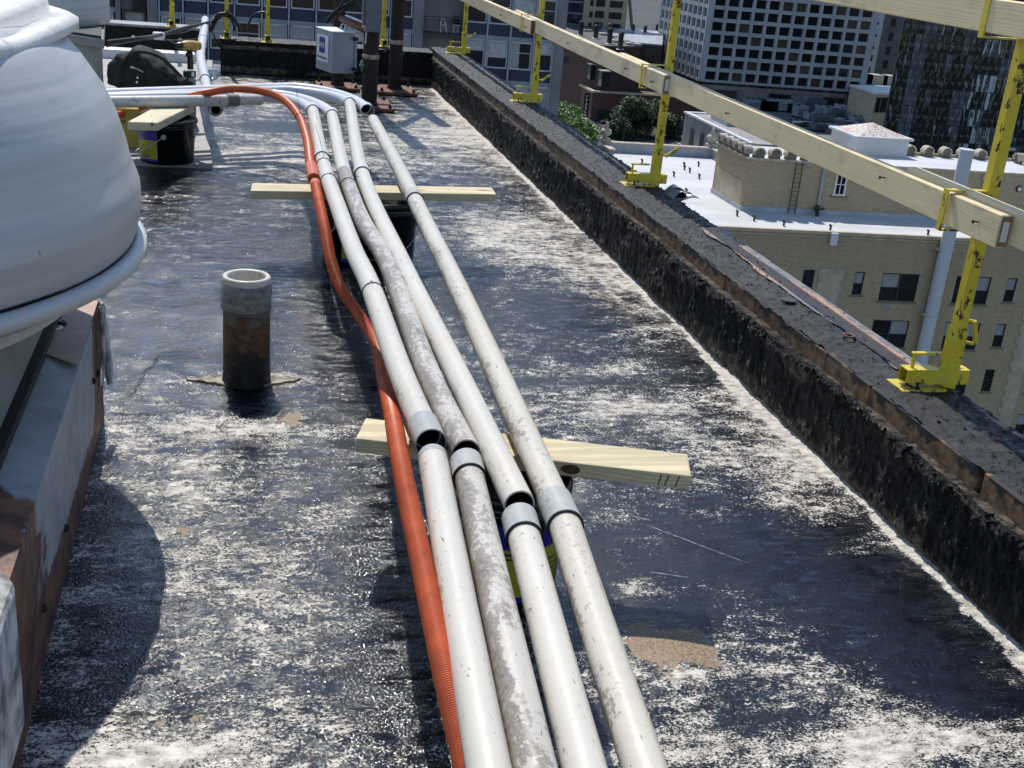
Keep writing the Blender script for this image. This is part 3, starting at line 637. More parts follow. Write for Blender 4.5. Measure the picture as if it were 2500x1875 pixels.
# ================================================================ SUPPORT LUMBER AND PAILS
def plank(label, corners, z0, z1, mat, name='support_plank', marks=False):
    t = thing(name, label, 'plank', group='lumber laid across pails')
    b = MB(); b.prism(corners, z0, z1); b.build('timber', mat, t, bevel=.004, seg=2)
    return t
M['wood_n'] = mat_wood('lumber_near', (.60, .51, .31), 0)
pl = plank('treated plank with a dark knot under the pipe joints in the foreground', [(.302, 2.742), (1.112, 2.492), (1.150, 2.622), (.340, 2.872)], .3125, .353, M['wood_n'])
n = NT('knot'); v = n.noise(30, 6, .6, dist=2); M['knot'] = n.set(col=n.mix(n.ramp(v, .3, .7), (.018, .010, .008), (.11, .04, .022)), rough=.6)
def on_edge(px, py): # point on the near vertical edge of the plank
    p0 = np.array([.302, 2.742]); d = np.array([.810, -.25]); d = d/np.hypot(*d); nrm = np.array([d[1], -d[0]]); r = ray(px, py); t = ((p0-EYE[:2]) @ nrm)/(r[:2] @ nrm); return EYE+r*t, d, nrm
kp, d, nrm = on_edge(800+1460/2.458, 900+620/2.458)
b = MB(); b.prism([(.022*math.cos(q)*(1+.25*(math.cos(q) < -.5)), .013*math.sin(q)) for q in np.linspace(0, 2*math.pi, 18)[:-1]], -.003, .0012); b.v = [tuple(Matrix.Translation((kp[0], kp[1], .334)) @ Matrix.Rotation(math.atan2(d[1], d[0]), 4, 'Z') @ Matrix.Rotation(math.pi/2, 4, 'X') @ Vector(p_)) for p_ in b.v]; k = b.build('knot', M['knot'], pl)
for px in (1988, 2030, 2095):
    kp, d, nrm = on_edge(800+px/2.458, 900+700/2.458)
    Mx = Matrix.Translation((kp[0], kp[1], .333)) @ Matrix.Rotation(math.atan2(d[1], d[0]), 4, 'Z') @ Matrix.Rotation(.2, 4, 'Y')
    b = MB(); b.box(-.0012, .0012, -.0012, .0012, -.016, .016, Mx); b.build('pencil_mark', M['ink'], pl)
plank('pale plank crossing under the pipes halfway down the roof', [(.08, 5.49), (1.255, 5.60), (1.262, 5.755), (.09, 5.65)], .314, .352, M['wood_x'])
M['wood_s'] = mat_wood('lumber_short', (.62, .54, .36), 1)
t = thing('support_plank', 'short pale plank resting on the black pail and running under the white pipes', 'plank', group='lumber laid across pails')
b = MB(); b.prism([(-.582, 7.13), (-.419, 7.144), (-.235, 7.86), (-.42, 7.90)], .302, .351); b.build('timber', M['wood_s'], t, bevel=.004)
def pail(label, c, label_ang, handle=True, lid=True, h=.31, r=.165, body='black', big=False):
    t = thing('pail', label, 'pail', c, 'plastic tar pails')
    b = MB(); b.lathe([(r*.90, .0), (r*.90, .006), (r*.915, .006), (r*.985, h*.80), (r*1.0, h*.80), (r*1.03, h*.82), (r*1.03, h*.845), (r*.99, h*.85), (r*.995, h*.90)], c, 36); b.disc(r*.9, 0, c, 36, False); b.build('shell', M[body], t)
    if lid:
        b = MB(); b.lathe([(r*.995, h*.89), (r*1.06, h*.90), (r*1.075, h*.96), (r*1.06, h), (r*1.0, h), (r*.98, h*.965), (.001, h*.965)], c, 36); b.build('lid', M[body], t)
    else:
        b = MB(); b.lathe([(r*1.0, h*.90), (r*1.02, h), (r*.97, h), (r*.95, h*.5), (.001, h*.48)], c, 36); b.build('rim', M[body], t)
    def patch(name, a0, a1, z0, z1, mat, e=.0012):
        n = 10; vs = []
        for k in range(n+1):
            a = a0+(a1-a0)*k/n
            for z in (z0, z1): rr_ = r*(.915+.07*(z-.006)/(h*.8))+e; vs.append((c[0]+rr_*math.cos(a), c[1]+rr_*math.sin(a), c[2]+z))
        MB().add(vs, [(2*k, 2*k+2, 2*k+3, 2*k+1) for k in range(n)], True).build(name, mat, t, fix=False)
    if label_ang is not None:
        a = label_ang; w_ = .82 if not big else 1.5
        patch('label', a-w_, a+w_, h*.06, h*.76, M['label_b']); patch('label_panel', a-w_*.98, a+w_*.98, h*.12, h*.55, M['label_y'], .0022)
        patch('label_text', a-w_*.8, a+w_*.1, h*.50, h*.52, M['ink'], .003); patch('label_text', a-w_*.8, a-w_*.2, h*.46, h*.475, M['ink'], .003)
        for q in range(5): patch('label_text', a+w_*.0, a+w_*(.7-.1*(q % 2)), h*(.22+.05*q), h*(.23+.05*q), M['ink'], .003)
        patch('label_stamp', a+w_*.1, a+w_*.6, h*.15, h*.19, M['rust'], .003)
    if handle:
        for a in (handle, handle+math.pi):
            x, y = c[0]+r*.985*math.cos(a), c[1]+r*.985*math.sin(a); dx, dy = math.cos(a), math.sin(a)
            b = MB(); b.tube([(x, y, c[2]+h*.66), (x+dx*.008, y+dy*.008, c[2]+h*.66)], .016, 14); b.tube([(x+dx*.008, y+dy*.008, c[2]+h*.66), (x+dx*.014, y+dy*.014, c[2]+h*.66)], .006, 8); b.build('handle_ear', M['steel'], t)
        pts = []
        for k in range(17):
            u = k/16; aa = handle-math.pi*u; rad = r*1.04+.012; dz = -math.sin(math.pi*u)*h*.52; pts.append((c[0]+rad*math.cos(aa), c[1]+rad*math.sin(aa), c[2]+h*.66+dz))
        b = MB(); b.tube(pts, .0022, 6); b.build('wire_handle', M['steel'], t)
    return t
pail('black pail with blue and yellow label holding up the short plank', (-.395, 7.64, .035), math.radians(207), handle=math.radians(-93), h=.264, r=.175)
pail('black pail under the middle of the halfway plank', (.72, 5.62, 0), None, h=.312, r=.155, handle=math.radians(-20))
pail('dark pail with yellow label under the orange hose at the halfway plank', (.515, 5.60, 0), math.radians(310), h=.30, r=.10, handle=math.radians(250))
pail('pail with big yellow and blue label beneath the foreground pipe joints', (.685, 2.60, 0), math.radians(285), h=.312, r=.14, handle=math.radians(200), big=True)
def roundlogo(pos, nrm, parent=None): pass
t = thing('carton', 'yellow cardboard carton behind the black pail', 'carton')
b = MB(); b.box(-.86, -.585, 7.98, 8.28, .035, .285); b.build('carton_body', M['cardboard'], t, bevel=.004)
b = MB(); b.box(-.70, -.665, 7.977, 7.979, .20, .207); b.box(-.70, -.665, 7.977, 7.979, .188, .191); b.build('print', M['ink'], t)
b = MB(); b.tube([(-.675, 7.9785, .238), (-.675, 7.9765, .238)], .013, 18); b.build('mark_ring', M['ink'], t); b = MB(); b.tube([(-.675, 7.978, .238), (-.675, 7.9755, .238)], .010, 18); b.build('mark_centre', M['cardboard'], t)

# ================================================================ CONDUITS
RP, ZP = .0355, .388
def P2(px, py, z=ZP): p = onZ(px, py, z); return Vector((p[0], p[1], z))
def fitpath(pts, zs):
    L = [P2(x, y, z) for (x, y), z in zip(pts, zs)]; return smooth_path(L, 10)
M['tapegrey'] = plain('dark_grey_coupling', (.13, .135, .135), .5)
def conduit(label, segs, mat, coup=(), group='white plastic conduits', cat='conduit', rings=()):
    t = thing('conduit', label, cat, group=group)
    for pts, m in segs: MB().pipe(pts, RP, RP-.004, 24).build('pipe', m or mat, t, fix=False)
    for c in coup:
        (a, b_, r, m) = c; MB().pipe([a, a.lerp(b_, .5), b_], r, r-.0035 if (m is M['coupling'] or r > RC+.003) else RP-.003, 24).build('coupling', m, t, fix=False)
    for a, d, r in rings:
        MB().tube([a, a+d*.0035], r, 24).build('coupling_ring', M['ring'], t)
    return t
def straight(pa, pb, za, zb, n=10, sag=.004):
    a, b_ = P2(*pa, za), P2(*pb, zb); return [a.lerp(b_, i/n)+Vector((0, 0, -sag*math.sin(math.pi*i/n))) for i in range(n+1)]
def along(path, s):  # point and direction at distance s from the start
    for i in range(len(path)-1):
        d = (path[i+1]-path[i]).length
        if s <= d: return path[i].lerp(path[i+1], s/d), (path[i+1]-path[i]).normalized()
        s -= d
    return path[-1], (path[-1]-path[-2]).normalized()
def cpl(path, s, L, r, m):
    a, d = along(path, s); return (a, a+d*L, r, m)
RC = .0402
# far halves, starting at the bend and coming towards the camera
f1 = fitpath([(764, 271), (788, 394), (829, 515), (865, 614), (905, 700), (975, 900), (1052, 1083)], [.390]*7)
f2 = fitpath([(811, 283), (834, 397), (855, 465), (889, 548), (948, 647), (1040, 900), (1138, 1105)], [.390]*7)
f3 = fitpath([(854, 253), (884, 423), (987, 655), (1109, 900), (1268, 1232)], [.390]*5)
f4 = fitpath([(911, 294), (983, 428), (1041, 548), (1114, 694), (1209, 900), (1290, 1080), (1378, 1278)], [.390]*7)
Lf = lambda p: sum((p[i+1]-p[i]).length for i in range(len(p)-1))
def ringat(path, s, r=RC+.0012):
    a, d = along(path, s); return (a, d, r)
def arc(x, ye, yr, slope, xl, z, R=.36, lift=0, n=14):
    """bend from +Y heading into the run towards -X"""
    pts = [];  cx, cy = x-R, ye
    for k in range(n+1):
        a = math.pi/2*k/n*1.0; pts.append(Vector((cx+R*math.cos(a), cy+(yr-ye)*math.sin(a), z+lift*math.sin(a))))
    e = pts[-1]
    for k in range(1, 9):
        u = k/8; X = e.x+(xl-e.x)*u; pts.append(Vector((X, e.y+slope*(X-e.x), z+lift-.02*u)))
    return pts
S1 = .42
b1 = arc(f1[0].x, f1[0].y-.05, 8.08, S1, -.30, .386, .30, .004); b2 = arc(f2[0].x, f2[0].y-.05, 8.15, .44, -1.2, .390, .36, .004)
b3 = arc(f3[0].x, f3[0].y-.05, 8.37, .56, -1.2, .390, .40, .004); m4 = P2(896, 270); b4 = arc(m4.x, m4.y, 8.53, .54, -1.2, .390, .44, .004)
conduit('leftmost white conduit, far half, with an open grey bell end above the plank', [(f1[:-1], M['pvc']), (b1[:18], M['pvcb'])], M['pvc'],
        [cpl(f1, Lf(f1)-.115, .115, RC, M['coupling']), cpl(f1, 1.42, .08, RC, M['pvcb']), (f1[0], f1[0]-along(f1, 0)[1]*.10, RC, M['pvcb'])], rings=[ringat(f1, 1.50), ringat(f1, 0)])
conduit('second conduit from the left, far half, mottled with brown grime, open end', [(f2[:14], M['pvc']), (f2[13:], M['pvc2']), (b2, M['pvcb'])], M['pvc2'],
        [(f2[0], f2[0]-along(f2, 0)[1]*.10, RC, M['pvcb'])], rings=[ringat(f2, 0)])
conduit('third conduit from the left, cleanest far half, open end beyond the plank', [(f3, M['pvc']), (b3, M['pvcb'])], M['pvc'],
        [cpl(f3, 2.13, .09, RC, M['pvcb']), (f3[0], f3[0]-along(f3, 0)[1]*.08, RC, M['pvcb'])], rings=[ringat(f3, 2.22), ringat(f3, 0)])
n4 = straight((1378, 1278), (1573, 1875), .390, .390); g4 = (n4[-1]-n4[0]).normalized(); n4 += [n4[-1]+g4*.8*k for k in (.5, 1.0)]
conduit('rightmost conduit, one long yellowed run with a grey coupling right of the plank centre', [(f4, M['pvc4']), (n4, M['pvc4'])], M['pvc4'],
        [cpl(f4, Lf(f4)-.105, .115, RC, M['coupling']), cpl(f4, 2.05, .07, RC, M['coupling'])], rings=[ringat(f4, 2.12), (along(f4, Lf(f4))[0]+g4*.012, g4, RC+.001)])
conduit('white bend whose dark open mouth faces the camera behind the rightmost conduit', [(b4[1:], M['pvcb'])], M['pvcb'], [(b4[0]+Vector((0, -.03, 0)), b4[0]+Vector((0, .06, 0)), RC+.004, M['pvcb'])])
# near halves
def near(label, a, b_, mat, coupL, off=.0, ring=True, zs=(.376, .388)):
    p = straight(a, b_, zs[0], zs[1], sag=.002); d = (p[-1]-p[0]).normalized(); p += [p[-1]+d*.4, p[-1]+d*.8]
    cs = [cpl(p, 0, coupL, RC, M['coupling'])] if coupL else [cpl(p, 0, .025, RP+.0006, M['coupling'])]
    rg = [ringat(p, coupL)] if coupL else []
    conduit(label, [(p, mat)], mat, cs, rings=rg)
near('leftmost near conduit slipped out just below the grey bell end', (1056, 1116), (1193, 1875), M['pvc'], 0)
near('second near conduit, heavily mottled brown, with a grey coupling on its far end', (1138, 1130), (1305, 1875), M['pvc2'], .085)
near('third near conduit, bright white, with a chipped grey coupling on its far end', (1268, 1266), (1426, 1875), M['pvc'], .088)
# left runs behind the fan
rn = smooth_path([(-1.3, 7.30, .388), (-.709, 7.56, .388), (-.286, 7.74, .388), (.045, 7.895, .388), (.12, 7.93, .388), (.18, 7.96, .388)], 6)
t = conduit('nearest cross conduit, grimy underside and dark grey coupling, on the short plank', [(rn, M['pvcrun'])], M['pvcrun'], [cpl(rn, Lf(rn)-.24, .075, RC+.001, M['tapegrey'])])
for dy, lab in (): 
    q = smooth_path([(-1.3, 7.30+dy*2.2, .380), (-.709, 7.72, .384), (-.32, 7.90, .386), (-.05, 8.00, .388), (.1, 8.05, .388)], 6); conduit(lab, [(q, M['pvcb'])], M['pvcb'])
# long lying conduit with an open near end
q = smooth_path([tuple(onZ(x, y, z)) for x, y, z in ((527, 268, .30), (508, 225, .31), (500, 190, .33), (490, 140, .37), (494, 100, .41), (500, 61, .45), (501, 48, .462))], 6)
conduit('long pale conduit lying beside the grey sheet, open end below the cross pipes', [(q, M['pvcb'])], M['pvcb'], [cpl(q, 1.15, .09, RC, M['pvcb']), cpl(q, .02, .07, RC+.006, M['black']), cpl(q, 3.0, .08, RC, M['pvcb'])], rings=[ringat(q, 1.15)])
for (x, y) in ((-.135, 9.2), (-.235, 11.3)):
    if 1: continue
    b = MB(); b.box(x-.05, x+.05, y-.05, y+.05, .034 if x < -.2 else .0, .285 if y < 10 else .375); tag(b.build('wood_block', M['wood_yd'], bevel=.004), 'wood block holding the long pale conduit %s' % ('near the drill' if y > 10 else 'beside the bag'), 'block')

# ---------------------------------------------------------------- orange hose
hp = [(240,252,.24),(280,240,.26),(325,224,.30),(370,215,.345),(412,208,.395),(455,199,.445),(500,192,.475),(560,196,.475),(610,213,.462),(645,250,.442),(663,300,.41),(670,350,.39),(677,384,.374)]
h1 = smooth_path([onZ(x*DS, y*DS, z) for x, y, z in hp], 60)
hp2 = [(681,396,.368),(690,440,.362),(703,500,.33),(714,560,.255),(735,620,.17),(775,680,.10),(812,740,.085),(832,830,.19),(848,900,.34),(866,1000,.386),(886,1100,.380),(908,1200,.376),(940,1350,.374),(962,1450,.370),(988,1560,.355),(1012,1659,.345)]
L2 = [Vector(onZ(x*DS, y*DS, z)) for x, y, z in hp2]; L2.append(L2[-1]+(L2[-1]-L2[-2])*1.2); h2 = smooth_path(L2, 30)
def corr(path, r, pitch, amp, n=16):
    cum = [0]
    for i in range(len(path)-1): cum.append(cum[-1]+(path[i+1]-path[i]).length)
    m = int(cum[-1]/pitch*4); P_ = []; R_ = []; j = 0
    for i in range(m+1):
        s = cum[-1]*i/m
        while j < len(cum)-2 and cum[j+1] < s: j += 1
        f = (s-cum[j])/max(1e-6, cum[j+1]-cum[j]); P_.append(path[j].lerp(path[j+1], f)); R_.append(r+(amp if i % 4 in (0, 1) else -amp))
    return P_, R_
t = thing('orange_hose', 'orange corrugated hose piece arching over the white bends at the back', 'hose', group='orange corrugated hoses')
pp, rr_ = corr([Vector(p) for p in h1], .0235, .0065, .0010, 12); MB().tube(pp, rr_, 12).build('hose', M['orange'], t, fix=False)
d = (h1[-1]-h1[-2]).normalized(); MB().pipe([h1[-1]-d*.22, h1[-1]+d*.02], .0295, .025, 20).build('sleeve', M['orangepatch'], t, fix=False)
t = thing('orange_hose', 'long orange corrugated hose dipping to the roof and running beside the leftmost conduit', 'hose', group='orange corrugated hoses')
pp, rr_ = corr(h2, .0218, .0056, .0022, 18); MB().tube(pp, rr_, 18).build('hose', M['orange'], t, fix=False)
d = (h2[1]-h2[0]).normalized(); MB().pipe([h2[0]-d*.01, h2[0]+d*.05], .0245, .021, 16).build('torn_end', M['orangepatch'], t, fix=False)
# thin tie wires
def wire(label, pts, r=.0016, mat='cable', name='tie_wire', cat='wire', group=None):
    o = MB().tube(smooth_path(pts, 6), r, 6).build(name, M[mat]); tag(o, label, cat, group); return o
def loop_over(path, s, r, z=0):
    a, d = along(path, s); u = d.cross(Vector((0, 0, 1))).normalized(); return [a+u*math.cos(q)*r+Vector((0, 0, 1))*math.sin(q)*r for q in np.linspace(-.3, math.pi+.3, 12)]
def tie(label, path, s, tail, r=RP+.0022):
    t = thing('tie_wire', label, 'wire'); MB().tube(loop_over(path, s, r), .0018, 6).build('loop', M['cable'], t)
    a, d = along(path, s); a = a+Vector((0, 0, r)); MB().tube([a, a+Vector(tail)*.5+Vector((0, 0, .01)), a+Vector(tail)], .0013, 6).build('tail', M['cable'], t)
tie('black wire tied over the leftmost conduit, its tail standing up', f1, 1.66, (-.03, .25, .12)); tie('black wire loop across the leftmost conduit before the halfway plank', f1, 2.02, (.05, .0, .0)); tie('black wire tied round the hose and bend at the back', [Vector(p) for p in h1], Lf([Vector(p) for p in h1])*.60, (-.02, .1, .12), .0285)
tie('black wire loop on the mottled second conduit near the halfway plank', f2, 1.95, (.05, .02, 0)); tie('black wire loop on the leftmost conduit where the hose crosses', f1, 4.05-.3, (-.02, -.03, .0))
# ================================================================ BIG FAN
FX, FY = -1.19, 3.13
curb = thing('exhaust_fan', 'large weathered spun aluminium exhaust fan on a rusty steel curb at left', 'exhaust fan', (FX, FY, 0))
C = (FX, FY, 0)
cap_prof = [(.940, .752), (.950, .785), (.956, .82), (.958, .862), (.956, .885), (.950, .905), (.941, .928), (.934, .950), (.926, .988), (.905, 1.058), (.878, 1.118), (.852, 1.157), (.821, 1.203), (.795, 1.231), (.76, 1.256), (.70, 1.285), (.5, 1.32), (.001, 1.33)]
# crease pressed into the dome
prof = []
for r, z in cap_prof:
    prof.append((r, z))
MB().lathe(prof, C, 128, wob=lambda a, z: .0015*math.sin(5*a+1)+.001*math.sin(11*a)).build('dome', M['alu'], curb)
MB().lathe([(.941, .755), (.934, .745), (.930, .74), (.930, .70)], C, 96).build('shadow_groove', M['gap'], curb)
rim = []
for k in range(13):
    a = -math.pi/2+2*math.pi*k/12; rim.append((.950+.023*math.cos(a), .727+.023*math.sin(a)))
MB().lathe(rim, C, 128).build('rolled_rim', M['alu'], curb)
MB().lathe([(.944, .708), (.90, .675), (.84, .65), (.80, .63), (.80, .60)], C, 96).build('wind_band', M['alu'], curb)
low = [(.86+.012*math.cos(a), .632+.012*math.sin(a)) for a in np.linspace(-math.pi/2, 1.5*math.pi, 9)]
# drain lip peeking out at the far side
lc = (onZ(240*DS, 600*DS, .60)[0]-.12, onZ(240*DS, 600*DS, .60)[1], 0)
MB().lathe([(.10, .60), (.132, .60), (.14, .61), (.132, .62), (.12, .62), (.10, .72)], lc, 40).build('drain_lip', M['alu'], curb)
# tapered neck and curb cap
b = MB()
h0, h1_ = .74, .60
vs = [(FX+s*sx*hh, FY+s2*sx*hh, z) for (hh, z, sx) in ((.672, .415, 1), (.60, .70, 1)) for (s, s2) in ((-1, -1), (1, -1), (1, 1), (-1, 1))]
b.add(vs, [(0, 1, 5, 4), (1, 2, 6, 5), (2, 3, 7, 6), (3, 0, 4, 7)]); b.build('neck', M['alu2'], curb, bevel=.02, seg=2)
X1, Y0c, Y1c, ZT = -.402, 1.93, 3.69, .390; X0 = 2*FX-X1
def attr_mesh(name, quads, mat, parent, n=24):
    V = []; F = []; A = []
    for (a, b_, c, d, fn) in quads:
        a, b_, c, d = map(Vector, (a, b_, c, d)); base = len(V)
        for i in range(n+1):
            for j in range(n+1):
                u, v = i/n, j/n; V.append(tuple(a.lerp(b_, u).lerp(d.lerp(c, u), v))); A.append(fn(u, v))
        F += [(base+i*(n+1)+j, base+(i+1)*(n+1)+j, base+(i+1)*(n+1)+j+1, base+i*(n+1)+j+1) for i in range(n) for j in range(n)]
    o = WPOS[parent.name]; me = bpy.data.meshes.new(name); me.from_pydata([(p[0]-o[0], p[1]-o[1], p[2]-o[2]) for p in V], [], F); me.update()
    at = me.attributes.new('rustiness', 'FLOAT', 'POINT'); at.data.foreach_set('value', A)
    ob = bpy.data.objects.new(name, me); COL.objects.link(ob); me.materials.append(mat); ob.parent = parent; WPOS[ob.name] = o; return ob
top = lambda u, v: .05+.95*max(0, 1-v/.42)**.8*(1.25-.35*u)+.75*max(0, (v-.80)/.14)+.30*max(0, (.10-(1-u) )/.10)*0+.55*max(0, (.12-u)/.12)
side = lambda u, v: .05+.9*max(0, 1-u/.50)+.9*max(0, (u-.82)/.1)+.85*max(0, (.30+.12*math.sin(u*3)-v)/.25)
XI = -.512
attr_mesh('curb_top', [((XI, Y0c, ZT+.012), (X1, Y0c, ZT), (X1, Y1c, ZT), (XI, Y1c, ZT+.012), top)], M['curb'], curb, 40)
attr_mesh('curb_side', [((X1, Y0c, 0), (X1, Y1c, 0), (X1, Y1c, ZT), (X1, Y0c, ZT), side), ((X0, Y0c, 0), (X1, Y0c, 0), (X1, Y0c, ZT), (X0, Y0c, ZT), lambda u, v: .8), ((X1, Y1c, 0), (X0, Y1c, 0), (X0, Y1c, ZT), (X1, Y1c, ZT), lambda u, v: .8)], M['curb'], curb, 40)
b = MB(); b.box(X0, X1-.002, Y0c+.002, Y1c-.002, 0, ZT-.004); b.build('curb_core', M['rustdark'], curb)
b = MB(); b.box(XI-.012, XI+.022, Y0c+.05, Y1c-.05, ZT+.002, ZT+.03); b.build('curb_angle', M['rustdark'], curb, bevel=.003)
n = NT('bare_rusty_plate'); a = n.noise(4, 7, .6, dist=.5); M['rustplate'] = n.set(col=n.mix(n.ramp(a, .3, .7), (.34, .22, .17), (.50, .33, .25)), rough=.6)
b = MB(); b.prism([(XI+.02, 3.20), (X1-.001, 3.12), (X1-.001, Y1c-.02), (XI+.02, Y1c-.02)], ZT+.0125, ZT+.016); b.build('patch_plate', M['rustplate'], curb)
for (yy, zz) in ((3.43, .235), (2.74, .12), (2.37, .125), (1.99, .10), (3.55, .21)):
    b = MB(); b.tube([(X1-.004, yy, zz), (X1+.006, yy, zz)], .011, 6); b.tube([(X1-.004, yy, zz), (X1+.009, yy, zz)], .006, 8); b.build('screw', M['rustdark'], curb)
for (px, py, r, h, m) in ((128, 787, .020, .010, 'black'), (153, 790, .011, .012, 'black')):
    p = onZ(px, py, ZT+.02); b = MB(); b.lathe([(r*.45, 0), (r, 0), (r, h), (r*.45, h), (r*.45, 0)], (p[0], p[1], ZT+.0165), 18); b.build('rubber_washer', M[m], curb)
p = onZ(130, 798, ZT+.018); b = MB(); b.lathe([(.010, 0), (.026, 0), (.026, .002), (.010, .002), (.010, 0)], (p[0], p[1], ZT+.0165), 20); b.build('washer', M['white'], curb)
# torn caulk and fabric at the two right corners
M['caulk'] = plain('cracked_white_caulk', (.40, .39, .38), .8, var=.45, scale=14, bump=.6, bscale=30)
rr = random.Random(3)
def strip(name, pts, w_, mat, th=.006):
    b = MB(); P_ = [Vector(p) for p in pts]
    for k, p in enumerate(P_):
        ww = w_*(1-.5*k/len(P_))*rr.uniform(.7, 1.2); 
    b.tube(smooth_path(P_, 6), [w_*rr.uniform(.6, 1.1) for _ in range((len(P_)-1)*6+1)], 6); b.build(name, mat, curb)
strip('caulk_strip', [(XI-.1, Y1c+.004, ZT+.02), (X1-.08, Y1c+.003, ZT+.018), (X1-.03, Y1c+.002, ZT+.02), (X1+.012, Y1c-.02, ZT+.0)], .013, M['caulk'])
strip('caulk_strip', [(X1+.008, Y1c-.03, ZT+.0), (X1+.022, Y1c-.06, .27), (X1+.03, Y1c-.10, .16)], .012, M['caulk'])
strip('caulk_strip', [(X1+.012, Y1c-.07, ZT-.01), (X1+.018, Y1c-.12, .26), (X1+.014, Y1c-.19, .19)], .008, M['caulk'])
b = MB(); b.prism([(X1-.12, 1.72), (X1+.015, 1.72), (X1+.02, 2.0), (X1-.02, 2.06), (X1-.14, 1.98)], .10, ZT+.03); b.build('corner_wrap', M['caulk'], curb, bevel=.02, seg=2)
# cap of the fan: thick wavy white lid with two folded lips
n = NT('chalky_white_lid'); a = n.noise(7, 7, .6); b_ = n.noise(3, 7, .7, stretch=(1, 3, 1)); M['cap'] = n.set(col=n.mix(n.ramp(b_, .56, .66, 0, .7), n.mix(n.ramp(a, .3, .7), (.56, .55, .52), (.72, .71, .68)), (.25, .18, .15)), rough=.6, normal=n.bump(a, .4, .02))
lid = []
def lidpt(px, py, z): p = onZ(px, py, z); return (p[0], p[1], z)
Rl = .80; pts = []
for k in range(96):
    a = 2*math.pi*k/96
    rad = Rl*(1+.030*math.cos(4*(a-.5))+.012*math.sin(7*a)); pts.append((a, rad))
b = MB(); rings = []
for (f, z) in ((.90, 1.225), (.985, 1.232), (1.012, 1.245), (1.012, 1.268), (.985, 1.280), (.93, 1.278), (.925, 1.305), (.90, 1.318), (.5, 1.345), (.02, 1.36)):
    rings.append([(FX+r*f*math.cos(a), FY+r*f*math.sin(a), z+.010*math.sin(3*a)+.006*math.sin(8*a+1)) for a, r in pts])
m = 96; vs = [p for r_ in rings for p in r_]; b.add(vs, [(i*m+k, i*m+(k+1) % m, (i+1)*m+(k+1) % m, (i+1)*m+k) for i in range(len(rings)-1) for k in range(m)], True)
b.build('lid', M['cap'], curb, fix=False)

# ================================================================ SECOND FAN
f2_ = thing('exhaust_fan', 'second grey exhaust fan on a square metal box behind the big one', 'exhaust fan', (-1.45, 9.4, 0))
b = MB(); b.prism([(-2.05, 9.62), (-.86, 8.72), (-.98, 9.9), (-2.0, 10.5)], 0.034, .56); b.build('box', M['alu2'], f2_, bevel=.004)
b = MB(); b.prism([(-2.09, 9.58), (-.84, 8.66), (-.95, 9.93), (-2.04, 10.55)], .56, .625); b.build('flange', M['alu2'], f2_, bevel=.006)
b = MB(); b.prism([(-2.07, 9.6), (-.86, 8.69), (-.97, 9.9), (-2.02, 10.5)], .626, .642); b.build('gasket', M['gap'], f2_)
MB().lathe([(.66, .642), (.67, .66), (.665, .72), (.66, .84), (.63, .94), (.56, 1.05), (.40, 1.16), (.001, 1.2)], (-1.55, 9.62, 0), 64).build('dome', M['alu'], f2_)

# ================================================================ BAG, DRILL, PAIL, CABLES
t = thing('duffel_bag', 'slumped black canvas tool bag on top of the white pail', 'bag', (-.54, 8.75, .262))
me = bpy.data.meshes.new('bag_body'); bm = bmesh.new(); bmesh.ops.create_icosphere(bm, subdivisions=5, radius=1)
for v in bm.verts:
    x, y, z = v.co; s = 1+.10*math.sin(3.2*x+1.2*z)+.07*math.sin(5*y+4*x)+.05*math.sin(9*x+6*z)+.03*math.sin(17*x-11*z+5*y)
    z2 = (abs(z)**.75)*(1 if z > 0 else -1)
    X = x*.262*s*(1-.10*z); Z = z2*.132*s+(.03*math.cos(3*(x+.3)) if z > 0 else 0)-.035*max(0, x-.3)*(1 if z < 0 else .3)
    Y = y*.17*s; v.co = (X-.01, Y, Z+.145-.05*x*(z > 0)*1.1)
bm.to_mesh(me); bm.free(); me.polygons.foreach_set('use_smooth', [True]*len(me.polygons)); o = bpy.data.objects.new('bag_body', me); COL.objects.link(o); me.materials.append(M['blackcloth']); o.parent = t
WPOS[t.name] = (0, 0, 0)
MB().tube(smooth_path([(-.20, -.12, .20), (-.10, -.17, .30), (.06, -.17, .28), (.20, -.13, .15)], 8), .012, 8).build('strap', M['blackcloth'], t)
MB().tube(smooth_path([(-.10, -.16, .03), (-.05, -.20, -.03), (.02, -.19, -.03), (.06, -.16, .02)], 8), .013, 8).build('handle', M['blackcloth'], t)
MB().tube(smooth_path([(-.22, -.10, .17), (-.05, -.168, .235), (.12, -.16, .16), (.235, -.08, .05)], 8), .004, 6).build('piping', M['cable'], t)
for (x, z) in ((-.085, .135), (-.09, .105), (.075, .11), (.07, .08)):
    yy = -.178; MB().tube([(x, yy+.02, z), (x, yy-.008, z)], .007, 10).build('rivet', M['white'], t)
MB().tube(smooth_path([(-.13, -.172, .20), (-.09, -.185, .195), (-.045, -.182, .175)], 6), .006, 6).build('patch', M['slab'], t)
t = thing('white_pail', 'white plastic pail under the left end of the black bag', 'pail', (-.63, 8.72, .034))
c = (-.63, 8.72, .034); MB().lathe([(.001, 0), (.125, 0), (.14, .215), (.148, .22), (.148, .245), (.14, .25), (.001, .25)], c, 36).build('shell', M['white'], t)
MB().tube([(-.70, 8.592, .245), (-.70, 8.575, .245)], .018, 16).build('handle_ear', M['steel'], t)
t = thing('white_box', 'white flat box under the right end of the black bag', 'box'); b = MB(); b.box(-.47, -.345, 8.6, 8.95, .036, .262); b.build('box_body', M['white'], t, bevel=.006); b = MB(); b.box(-.475, -.34, 8.595, 8.955, .264, .270); b.build('box_lid', M['white'], t)
